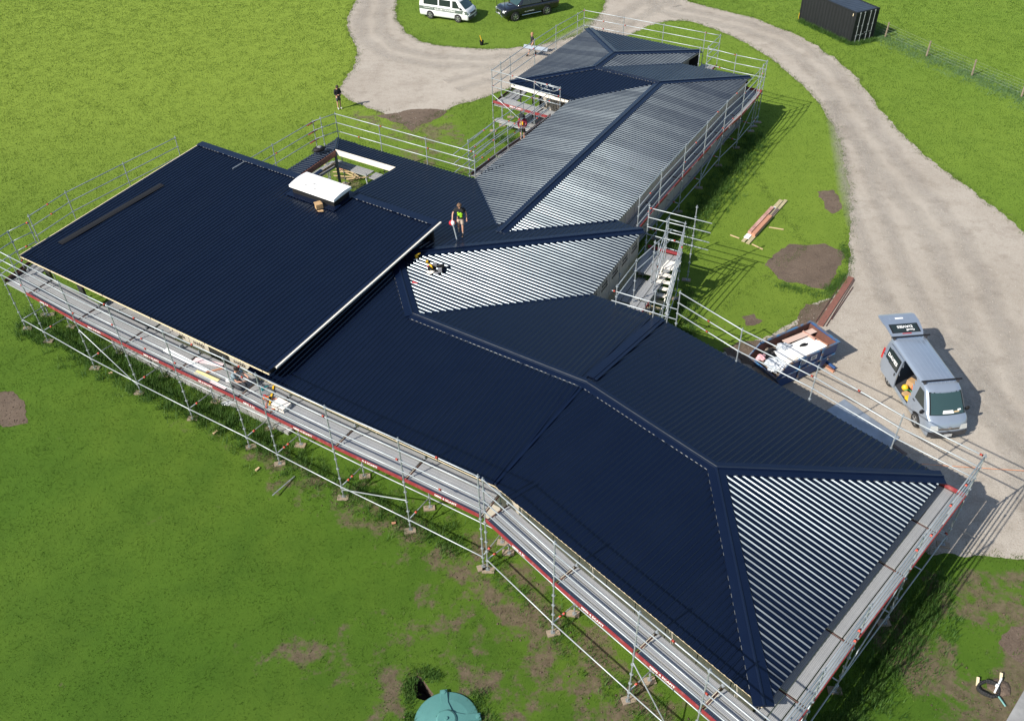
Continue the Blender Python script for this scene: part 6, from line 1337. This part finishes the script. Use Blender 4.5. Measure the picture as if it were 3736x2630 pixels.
def person(label, loc, rz, J=None, top='black_cloth', sleeves='short', bottom='dark_grey_cloth', legs='short', hair='hair_brown', shoes='boot', sock=None, print_m=None, hat=None, scale=1.):
    """stands at the origin facing -Y, left side at +X; J overrides joint positions"""
    P = dict(pelvis=(0, 0, .95), waist=(0, 0, 1.10), chest=(0, 0, 1.30), neck=(0, .01, 1.49), head0=(0, -.01, 1.57), head1=(0, -.015, 1.66), head2=(0, -.01, 1.73))
    for s, n in ((1, 'l'), (-1, 'r')):
        P.update({'hip'+n: (s*.09, 0, .90), 'knee'+n: (s*.10, -.01, .50), 'ankle'+n: (s*.10, .02, .09), 'toe'+n: (s*.12, -.15, .04), 'sh'+n: (s*.18, .0, 1.42), 'el'+n: (s*.25, .03, 1.14), 'wr'+n: (s*.26, -.04, .90), 'palm'+n: (s*.26, -.06, .83)})
    P.update(J or {}); P = {k: Vector(v) for k, v in P.items()}
    t = empty('person', loc, rz, label, 'person'); t.scale = (scale,)*3
    names = ['pelvis', 'waist', 'chest', 'neck', 'head0', 'head1', 'head2']; rad = [.12, .12, .135, .055, .075, .095, .055]
    ed = [(0, 1), (1, 2), (2, 3), (3, 4), (4, 5), (5, 6)]
    idx = {n: i for i, n in enumerate(names)}
    def add(n, r, par): idx[n] = len(names); names.append(n); rad.append(r); ed.append((idx[par], idx[n]))
    for n in 'lr':
        add('hip'+n, .09, 'pelvis'); add('knee'+n, .058, 'hip'+n); add('ankle'+n, .04, 'knee'+n); add('toe'+n, .035, 'ankle'+n)
        add('sh'+n, .062, 'chest'); add('el'+n, .042, 'sh'+n); add('wr'+n, .030, 'el'+n); add('palm'+n, .036, 'wr'+n)
    b = skin_graph('body', [P[n] for n in names], ed, rad, 0, MT['skin'], t)
    # fingers, ears and nose belong to the body mesh
    fb = MB()
    for s, n in ((1, 'l'), (-1, 'r')):
        d = (P['palm'+n]-P['wr'+n]).normalized(); a = d.orthogonal().normalized(); c = d.cross(a)
        for k in range(4):
            o = P['palm'+n]+c*(k-1.5)*.02; m1 = o+d*(.045+.006*(1-abs(k-1.5)/2)); e = m1+d*.025+a*.022; fb.tube(o, m1, .0095, 5); fb.tube(m1, e, .0085, 5, .006)
        o = P['wr'+n].lerp(P['palm'+n], .5)+c*.03; fb.tube(o, o+c*.03+d*.03, .011, 5); fb.tube(o+c*.03+d*.03, o+c*.035+d*.06, .009, 5, .006)
    hd = (P['head2']-P['neck']).normalized(); fw = Vector(J.get('face', (0, -1, 0)) if J else (0, -1, 0)); fw = (fw-hd*fw.dot(hd)).normalized(); sd_ = hd.cross(fw)
    hc = P['head1']-hd*.01
    fb.tube(hc+fw*.085, hc+fw*.118-hd*.03, .016, 5, .02)
    for s in (1, -1): fb.ball(hc+sd_*s*.093-hd*.01, .028, 6, sc=(.6, .6, 1.))
    bm = bmesh.new(); bm.from_mesh(b.data); tmp = fb.mesh('tmp', MT['skin'], True); bm.from_mesh(tmp); bm.to_mesh(b.data); bm.free()
    for s in (1, -1): obj('eye', MB().ball(hc+fw*.088+sd_*s*.034+hd*.012, .012, 6), MT['black'], t)
    obj('mouth', MB().tube(hc+fw*.092-hd*.058-sd_*.022, hc+fw*.092-hd*.058+sd_*.022, .007, 5), MT['redwood'], t)
    hm = MB().ball((0, 0, 0), .112, 12); R3 = Matrix((sd_, -fw, hd)).transposed()
    rr = random.Random(4); hm.v = [tuple(hc+hd*.022-fw*.014+R3 @ (Vector(v)*(1+rr.uniform(-.05, .09)))) for v in hm.v]
    # keep the face free: drop the lower front faces of the hair
    keep = [f for f in hm.f if not all((Vector(hm.v[i])-hc).dot(fw) > .015 and (Vector(hm.v[i])-hc).dot(hd) < .062 for i in f) and not all((Vector(hm.v[i])-hc).dot(hd) < -.045 for i in f)]
    hm.f = keep; hm.m = [0]*len(keep); obj('hair', hm, MT[hair], t, smooth=False)
    if hat:
        hb = MB().lathe([(.135, -.02), (.19, -.03), (.19, -.015), (.125, 0), (.118, .07), (.09, .105), (.02, .115)], 16); Mh = Matrix((sd_, -fw, hd)).transposed().to_4x4(); Mh.translation = hc+hd*.05
        obj('hat', hb, MT[hat], t, mtx=Mh)
    k = .022
    def garment(name, chain, m, g=k):
        vs, es, rs, ii = [], [], [], {}
        for a, bb, ra, rb, ta, tb2 in chain:
            for nm, tt, r in ((a, ta, ra), (bb, tb2, rb)): pass
        for key, pos, r, par in chain2(chain):
            ii[key] = len(vs); vs.append(pos); rs.append(r+g)
            if par is not None: es.append((ii[par], ii[key]))
        return skin_graph(name, vs, es, rs, 0, MT[m], t)
    def chain2(c): return c
    def G(name, items, m, g=k):
        vs, es, rs, ii = [], [], [], {}
        for key, pos, r, par in items:
            ii[key] = len(vs); vs.append(pos); rs.append(r+g)
            if par is not None: es.append((ii[par], ii[key]))
        return skin_graph(name, vs, es, rs, 0, MT[m], t)
    sl_ = 1. if sleeves == 'long' else .55
    items = [('w', P['waist'], .125, None), ('p', P['pelvis'].lerp(P['waist'], .15), .125, 'w'), ('c', P['chest'], .14, 'w'), ('n', P['chest'].lerp(P['neck'], .72), .055, 'c')]
    for n in 'lr':
        items += [('s'+n, P['sh'+n], .066, 'c')]
        if sleeves == 'long': items += [('e'+n, P['el'+n], .046, 's'+n), ('w'+n, P['el'+n].lerp(P['wr'+n], .93), .034, 'e'+n)]
        else: items += [('e'+n, P['sh'+n].lerp(P['el'+n], .62), .058, 's'+n)]
    sh_ = G('jumper' if sleeves == 'long' else 'tshirt', items, top)
    items = [('p', P['pelvis'], .125, None), ('w', P['pelvis'].lerp(P['waist'], .45), .118, 'p')]
    for n in 'lr':
        items += [('h'+n, P['hip'+n], .095, 'p')]
        if legs == 'long': items += [('k'+n, P['knee'+n], .062, 'h'+n), ('a'+n, P['knee'+n].lerp(P['ankle'+n], .9), .048, 'k'+n)]
        else: items += [('k'+n, P['hip'+n].lerp(P['knee'+n], .82), .075, 'h'+n)]
    G('trousers' if legs == 'long' else 'shorts', items, bottom, .018)
    for n in 'lr':
        a, kn, to = P['ankle'+n], P['knee'+n], P['toe'+n]
        G('boot', [('a', a, .044, None), ('t', a.lerp(to, .55), .042, 'a'), ('e', to, .036, 't'), ('u', a.lerp(kn, .16), .044, 'a')], shoes, .014)
        if sock: G('sock', [('a', a.lerp(kn, .18), .044, None), ('b', a.lerp(kn, .34), .048, 'a')], sock, .008)
    if print_m:
        rr = random.Random(6); c0, c1 = P['waist'].lerp(P['chest'], .1), P['chest'].lerp(P['neck'], .12); up = (c1-c0).normalized(); L = (c1-c0).length; pr = MB(); f2 = Vector((0, -1, 0)); f2 = (f2-up*f2.dot(up)).normalized(); sx = up.cross(f2)
        W_ = .30
        for k_ in range(15):                                       # broken shapes of a bright chest print
            u = rr.uniform(-.5, .22)*W_; v = rr.uniform(-.25, .85)*L; w = rr.uniform(.12, .4)*W_; h_ = rr.uniform(.14, .36)*L; sk = rr.uniform(-.03, .05)
            def q(uu, vv, o): return c0+up*vv+sx*uu+f2*(.188+o-abs(uu)**2*1.6)
            u1 = min(u+w, W_*.5); v1 = min(v+h_, L*1.1); o = .001*k_
            pr.add([q(u, v, o), q(u1, v, o), q(u1+sk, v1, o), q(u+sk, v1, o), q(u, v, o-.05), q(u1, v, o-.05), q(u1+sk, v1, o-.05), q(u+sk, v1, o-.05)], [(0, 1, 2, 3), (7, 6, 5, 4), (0, 4, 5, 1), (1, 5, 6, 2), (2, 6, 7, 3), (3, 7, 4, 0)])
        obj('shirt_print', pr, MT[print_m], t)
    return t
# worker on the roof with a leaf blower, walking towards the camera
rm_z = pz('Nn', (-2.27, 35.85))+.05
person('man in black T-shirt with lime print walking on the roof, holding a blower', (-2.30, 35.95, rm_z), R(3), dict(
    kneel=(.10, -.10, .50), anklel=(.09, -.12, .09), toel=(.05, -.28, .05), kneer=(-.10, .02, .50), ankler=(-.08, .25, .20), toer=(-.08, .16, .05),
    elr=(-.33, .02, 1.18), wrr=(-.36, -.14, .98), palmr=(-.36, -.17, .92), ell=(.30, .05, 1.15), wrl=(.31, -.05, .92), palml=(.31, -.07, .85), head0=(0, -.05, 1.56), head1=(0, -.09, 1.64), head2=(0, -.10, 1.70), face=(0, -1, -.55)), bottom='tan_cloth', sock='sock', print_m='lime', hair='hair_brown')
lbw = empty('leaf_blower', (-2.30-.36, 35.95-.17, rm_z), R(3), 'orange and white leaf blower with a long grey tube held by the roof worker', 'leaf blower')
obj('engine', MB().ball((-.0, .0, .78), .15, 12, sc=(1.15, 1., .9)), MT['redp'], lbw, smooth=True); obj('housing', MB().ball((.02, -.07, .80), .115, 12, sc=(.9, .8, 1.15)).path([(0, .1, .86), (0, .05, .93), (0, -.08, .93), (0, -.12, .86)], .02, 6), MT['white'], lbw); obj('tube', MB().tube((.03, -.10, .72), (.16, -.34, .07), .036, 10, .03), MT['galv'], lbw)
# man on the lawn looking at a phone
person('man in black hoodie and grey shorts looking at a phone on the lawn', (-11.66, 58.45, 0), R(38), dict(ell=(.24, -.02, 1.14), wrl=(.10, -.26, 1.14), palml=(.04, -.30, 1.16), elr=(-.24, -.02, 1.14), wrr=(-.10, -.24, 1.12), palmr=(-.03, -.29, 1.14), head0=(0, -.05, 1.56), head1=(0, -.09, 1.63), head2=(0, -.11, 1.69), face=(0, -1, -.6)), sleeves='long', shoes='gumboot', hair='hair_dark')
ph = loose('phone', 'dark phone held by the man on the lawn', 'phone', rbox(.08, .15, .012), 'black', (0, 0, 0)); ph.matrix_world = Matrix.Translation((-11.66, 58.45, 0)) @ Matrix.Rotation(R(38), 4, 'Z') @ Matrix.Translation((.0, -.36, 1.18)) @ Matrix.Rotation(.5, 4, 'X')
# plank carrier on the gravel
pr_ = person('man in black T-shirt walking with a steel plank under his arm on the gravel', (2.1, 67.45, 0), R(-75), dict(kneel=(.10, -.22, .52), anklel=(.10, -.38, .10), toel=(.11, -.55, .06), kneer=(-.10, .05, .50), ankler=(-.10, .36, .18), toer=(-.10, .26, .05), ell=(.26, .02, 1.15), wrl=(.28, -.12, .92), palml=(.28, -.14, .86), elr=(-.26, .06, 1.15), wrr=(-.28, -.02, .92), palmr=(-.28, -.03, .86)), hair='hair_fair', bottom='black_cloth')
board('steel_plank', 'galvanised scaffold plank carried by the man on the gravel', 1.9, .3, .05, 'sheetsteel', (2.35, 67.02, .72), .75, .06, -.30, None, 'plank')
# worker on the inner corner scaffold
person('worker in maroon jumper and black sun hat standing on the inner corner scaffold', (.93, 48.75, ZF-.04), R(-12), dict(ell=(.27, -.04, 1.16), wrl=(.18, -.26, 1.04), palml=(.13, -.31, 1.02), elr=(-.26, -.02, 1.16), wrr=(-.16, -.24, 1.0), palmr=(-.1, -.28, .98), head0=(0, -.06, 1.55), head1=(0, -.10, 1.62), head2=(0, -.12, 1.68), face=(0, -1, -.6)), top='maroon', sleeves='long', bottom='black_cloth', hair='hair_dark', hat='black_cloth')
loose('yellow_badge', 'yellow square patch on the chest of the maroon jumper', 'badge', MB().box((-.09, -.012, -.10), (.09, .0, .10)), 'yellow', (.93-.06, 48.75-.185, ZF+1.22), R(-12))
loose('flashing_piece', 'grey flashing offcut in the hands of the worker in maroon', 'flashing', MB().box((-.35, -.04, 0), (.35, .04, .03)), 'galv_dark', (1.0, 48.42, ZF+.98), .35)
# kneeling worker on the front deck
person('worker in grey top and cap kneeling on the front deck, reaching to the wall', (-10.95, 26.35, ZD+.006), R(62), dict(
    pelvis=(0, .16, .34), waist=(0, .12, .50), chest=(0, .02, .72), neck=(0, -.05, .90), head0=(0, -.08, .97), head1=(0, -.12, 1.05), head2=(0, -.13, 1.12),
    hipl=(.10, .15, .31), kneel=(.14, -.26, .10), anklel=(.12, .22, .07), toel=(.12, .38, .05), hipr=(-.10, .15, .31), kneer=(-.14, -.28, .10), ankler=(-.12, .2, .07), toer=(-.12, .36, .05),
    shl=(.18, -.02, .82), ell=(.24, -.24, .62), wrl=(.14, -.46, .66), palml=(.11, -.52, .67), shr=(-.18, -.02, .82), elr=(-.25, -.22, .60), wrr=(-.12, -.46, .62), palmr=(-.08, -.52, .63), face=(0, -1, -.35)), top='steel_cloth', bottom='dark_grey_cloth', legs='long', hair='hair_dark', hat=None)

# ---------------------------------------------------------------- grass
def tuft_object(name, pts, hgt, blades, seed, spread, width, cols, lean=.6):
    g = np.random.default_rng(seed); n = len(pts); N = n*blades
    base = np.repeat(pts, blades, 0)+g.normal(0, 1, (N, 2))*np.repeat(spread, blades)[:, None]
    H = np.repeat(hgt, blades)*g.uniform(.55, 1.25, N); th = g.uniform(0, 2*np.pi, N); le = g.uniform(.1, lean, N)*H
    d = np.stack([np.cos(th), np.sin(th)], 1); s = np.stack([-np.sin(th), np.cos(th)], 1)
    w = np.repeat(width, blades)*g.uniform(.7, 1.3, N)
    v = np.zeros((N, 3, 3), np.float32)
    v[:, 0, :2] = base-s*w[:, None]; v[:, 1, :2] = base+s*w[:, None]; v[:, 2, :2] = base+d*le[:, None]; v[:, 2, 2] = H; v[:, :2, 2] = -.005
    me = bpy.data.meshes.new(name); me.vertices.add(N*3); me.vertices.foreach_set('co', v.ravel()); me.loops.add(N*3); me.loops.foreach_set('vertex_index', np.arange(N*3, dtype=np.int32)); me.polygons.add(N); me.polygons.foreach_set('loop_start', np.arange(0, N*3, 3, dtype=np.int32)); me.polygons.foreach_set('loop_total', np.full(N, 3, np.int32))
    at = me.attributes.new('tint', 'FLOAT', 'POINT'); at.data.foreach_set('value', np.repeat(np.clip(np.repeat(g.uniform(0, 1, n), blades)*.45+g.uniform(0, .55, N), 0, 1), 3).astype(np.float32))
    me.update(); m = bpy.data.materials.new(name+'_blades'); m.use_nodes = True; nt = m.node_tree; p = nt.nodes['Principled BSDF']; p.inputs['Roughness'].default_value = .6; p.inputs['Specular IOR Level'].default_value = .25
    a = nt.nodes.new('ShaderNodeAttribute'); a.attribute_name = 'tint'; r = nt.nodes.new('ShaderNodeValToRGB')
    r.color_ramp.elements[0].color = (*cols[0], 1); r.color_ramp.elements[1].color = (*cols[2], 1); e = r.color_ramp.elements.new(.5); e.color = (*cols[1], 1)
    nt.links.new(a.outputs['Fac'], r.inputs[0]); nt.links.new(r.outputs[0], p.inputs['Base Color']); me.materials.append(m)
    tr = nt.nodes.new('ShaderNodeBsdfTranslucent'); mxs = nt.nodes.new('ShaderNodeMixShader'); mxs.inputs[0].default_value = .3; nt.links.new(r.outputs[0], tr.inputs[0]); nt.links.new(p.outputs[0], mxs.inputs[1]); nt.links.new(tr.outputs[0], mxs.inputs[2]); nt.links.new(mxs.outputs[0], nt.nodes['Material Output'].inputs[0])
    o = link(name, me); o['kind'] = 'stuff'; return o
FX = [(p[0], p[1]) for p in DRIVE]
HULLS = [[V[k] for k in 'E1 B1 M2 M1 Rn E3 E2'.split()], [V[k] for k in 'N6 N5 N4 N3 N2 N1 NL2 Nl'.split()], POLY['Big'], [V['E3'], V['e4'], V['q'], V['R4'], V['M2'], V['B1']]]
def visible(x, y, margin=.06):
    d = np.stack([x, y, np.zeros_like(x)-26.3], 1); f = np.array(-M.to_3x3().col[2]); X_ = np.array(M.to_3x3().col[0]); U_ = np.array(M.to_3x3().col[1]); z = d @ f
    u = 1972*(d @ X_)/z/1148; v = 1972*(d @ U_)/z/808; return (np.abs(u) < 1+margin) & (np.abs(v) < 1+margin) & (z > 0)
def scatter(n, seed, ymax=112, allow=None):
    g = np.random.default_rng(seed); x = g.uniform(-48, 48, n); y = g.uniform(5, ymax, n)
    k = visible(x, y); x, y = x[k], y[k]
    gr = in_poly(x, y, FX) & ~in_poly(x, y, ISLAND) & ~in_poly(x, y, LAWN)
    for pts, z in SOILS: gr |= in_poly(x, y, pts)
    for h in HULLS[:3]: gr |= in_poly(x, y, [(p[0], p[1]) for p in h])
    gr |= np.hypot(x+2.28, y-13.58) < 1.12
    gr |= in_poly(x, y, [(-3.5, 15.25), (-3.1, 15.2), (-2.65, 14.6), (-2.9, 14.2), (-3.4, 14.3)]) | in_poly(x, y, [(14.3, 12.6), (17.6, 15.9), (26, 7), (22, 3)])
    x, y = x[~gr], y[~gr]; k = g.uniform(0, 1, len(x)) > np.clip(dirt_at(x, y)*1.35-.1, 0, .93); return np.stack([x[k], y[k]], 1)
pts = scatter(260000, 3); dist = np.hypot(pts[:, 0], pts[:, 1]); h = .035+.025*np.random.default_rng(1).uniform(0, 1, len(pts))
tuft_object('lawn_grass', pts, h, 6, 5, np.full(len(pts), .17), .008+dist*.00014, ((.020, .058, .005), (.046, .108, .009), (.115, .18, .022)))
# longer rank growth: below the scaffolds, round the soil heap, the tank and along the fence and container
g = np.random.default_rng(21); seg = [((-23.7, 34.6), (-10, 25.7), 1.0, 900, .30), ((-10, 25.5), (-2, 20.3), .8, 350, .22), ((-1, 19.6), (5.5, 12.2), .7, 160, .16), ((-21, 35), (-12, 29), 1.6, 650, .28), ((8.0, 11.2), (15.2, 18.6), .7, 420, .24), ((9.4, 12.6), (14.5, 17.2), 1.0, 200, .2),
      ((7.2, 37), (16.5, 53), 1.0, 900, .24), ((8, 31.5), (8.6, 36), .8, 160, .22), ((24.4, 73.6), (27.0, 68.2), .16, 220, .30), ((27.1, 68.0), (29.2, 69.0), .2, 90, .25), ((13.6, 36.4), (15.4, 35.4), .4, 90, .10), ((15.8, 35.4), (17.2, 37.1), .3, 120, .12), ((17.75, 38.2), (18.0, 39.8), .25, 60, .10),
      ((-3.62, 15.2), (-3.5, 14.3), .12, 34, .15), ((-3.4, 15.4), (-2.7, 15.2), .14, 34, .13), ((-1.4, 14.6), (-.9, 13.2), .3, 70, .11), ((-3.55, 14.0), (-3.3, 13.2), .12, 26, .12), ((-9.5, 47), (-5, 44), 1.2, 300, .16), ((-10.5, 46), (-8, 43), 1.0, 400, .2), ((-2, 47), (1.2, 52), .8, 260, .2), ((-1, 53.6), (2, 52.2), .6, 160, .2)]
P_, H_ = [], []
for a, b, w, n, hh in seg:
    t = g.uniform(0, 1, n); x = a[0]+(b[0]-a[0])*t+g.normal(0, w*.5, n); y = a[1]+(b[1]-a[1])*t+g.normal(0, w*.5, n); P_.append(np.stack([x, y], 1)); H_.append(np.full(n, hh)*g.uniform(.6, 1.3, n))
P_ = np.concatenate(P_); H_ = np.concatenate(H_)
k = ~(in_poly(P_[:, 0], P_[:, 1], [(p[0], p[1]) for p in HULLS[0]]) | in_poly(P_[:, 0], P_[:, 1], [(p[0], p[1]) for p in HULLS[1]])); P_, H_ = P_[k], H_[k]
tuft_object('long_grass', P_, H_, 16, 9, np.full(len(P_), .11), np.full(len(P_), .011), ((.028, .078, .014), (.060, .135, .022), (.12, .20, .045)), .9)
g = np.random.default_rng(44); t = g.uniform(0, 1, 2600); x = 28+10.5*t+g.normal(0, .75, 2600); y = 74-21.5*t+g.normal(0, .6, 2600); f_ = np.stack([x, y], 1)
tuft_object('fence_line_grass', f_, g.uniform(.05, .13, 2600), 9, 19, np.full(2600, .13), np.full(2600, .016), ((.07, .15, .05), (.12, .21, .085), (.18, .28, .13)), 1.0)
# weeds on the bare soil
g = np.random.default_rng(33); n = 9000; x = g.uniform(-12, 18, n); y = g.uniform(7, 30, n); d_ = dirt_at(x, y); k = (d_ > .3) & visible(x, y) & (g.uniform(0, 1, n) < .5); k &= ~in_poly(x, y, [(14.3, 12.6), (17.6, 15.9), (26, 7), (22, 3)])
for h in HULLS[:3]: k &= ~in_poly(x, y, [(p[0], p[1]) for p in h])
w_ = np.stack([x[k], y[k]], 1); tuft_object('soil_weeds', w_, np.full(len(w_), .06), 7, 12, np.full(len(w_), .06), np.full(len(w_), .012), ((.04, .085, .015), (.07, .13, .02), (.13, .18, .04)), 1.2)

# grass creeping over the drive edges, clods on the bare soil, loose stones on the gravel
g = np.random.default_rng(51); Eg = []
for ring in (DRIVE, ISLAND, LAWN):
    A = np.array(ring); A = A[(A[:, 1] < 112) & (A[:, 1] > 5)]; k = g.integers(0, len(A), 5200 if ring is DRIVE else 2600); Eg.append(A[k]+g.normal(0, .16, (len(k), 2)))
Eg = np.concatenate(Eg); Eg = Eg[visible(Eg[:, 0], Eg[:, 1])]
for h_ in HULLS[:3]: Eg = Eg[~in_poly(Eg[:, 0], Eg[:, 1], [(p[0], p[1]) for p in h_])]
tuft_object('verge_grass', Eg, np.full(len(Eg), .055), 6, 61, np.full(len(Eg), .09), np.full(len(Eg), .016), ((.030, .070, .008), (.062, .118, .014), (.14, .17, .05)), 1.1)
def lumps(name, P, r, m, seed):
    g = np.random.default_rng(seed); n = len(P); O = np.array([(1, 0, 0), (0, 1, 0), (-1, 0, 0), (0, -1, 0), (0, 0, 1), (0, 0, -.3)], float); F = np.array([(0, 1, 4), (1, 2, 4), (2, 3, 4), (3, 0, 4), (1, 0, 5), (2, 1, 5), (3, 2, 5), (0, 3, 5)])
    v = O[None]*r[:, None, None]*g.uniform(.6, 1.3, (n, 6, 1)); a = g.uniform(0, 6.28, n); c, s = np.cos(a), np.sin(a); x = v[..., 0]*c[:, None]-v[..., 1]*s[:, None]; y = v[..., 0]*s[:, None]+v[..., 1]*c[:, None]
    w = np.stack([x+P[:, :1], y+P[:, 1:], v[..., 2]*.7+.012], -1).astype(np.float32); f = (F[None]+6*np.arange(n)[:, None, None]).astype(np.int32)
    me = bpy.data.meshes.new(name); N = n*8; me.vertices.add(n*6); me.vertices.foreach_set('co', w.ravel()); me.loops.add(N*3); me.loops.foreach_set('vertex_index', f.ravel()); me.polygons.add(N); me.polygons.foreach_set('loop_start', np.arange(0, N*3, 3, dtype=np.int32)); me.polygons.foreach_set('loop_total', np.full(N, 3, np.int32)); me.update(); me.materials.append(m); o = link(name, me); o['kind'] = 'stuff'
n = 60000; x = g.uniform(-24, 20, n); y = g.uniform(7, 60, n); k = np.zeros(n, bool)
for pts_, z in SOILS: k |= in_poly(x, y, pts_)
k |= (dirt_at(x, y) > .42) & (g.uniform(0, 1, n) < .35); k &= visible(x, y) & ~in_poly(x, y, [(14.3, 12.6), (17.6, 15.9), (26, 7), (22, 3)])
for h_ in HULLS[:3]: k &= ~in_poly(x, y, [(p[0], p[1]) for p in h_])
P3 = np.stack([x[k], y[k]], 1); lumps('soil_clods', P3, g.uniform(.015, .055, len(P3))*g.uniform(.5, 1, len(P3)), MT['soil'], 71)
n = 70000; x = g.uniform(-15, 32, n); y = g.uniform(17, 90, n); k = in_poly(x, y, FX) & ~in_poly(x, y, ISLAND) & ~in_poly(x, y, LAWN) & visible(x, y) & (g.uniform(0, 1, n) < .45)
for h_ in HULLS[:3]: k &= ~in_poly(x, y, [(p[0], p[1]) for p in h_])
P4 = np.stack([x[k], y[k]], 1); lumps('loose_stones', P4, g.uniform(.012, .04, len(P4))*g.uniform(.5, 1, len(P4)), mat('loose_gravel_stones', (.50, .46, .40), .9, col2=(.26, .22, .18), vscale=1.7, mixlo=.4, mixhi=.6), 72)
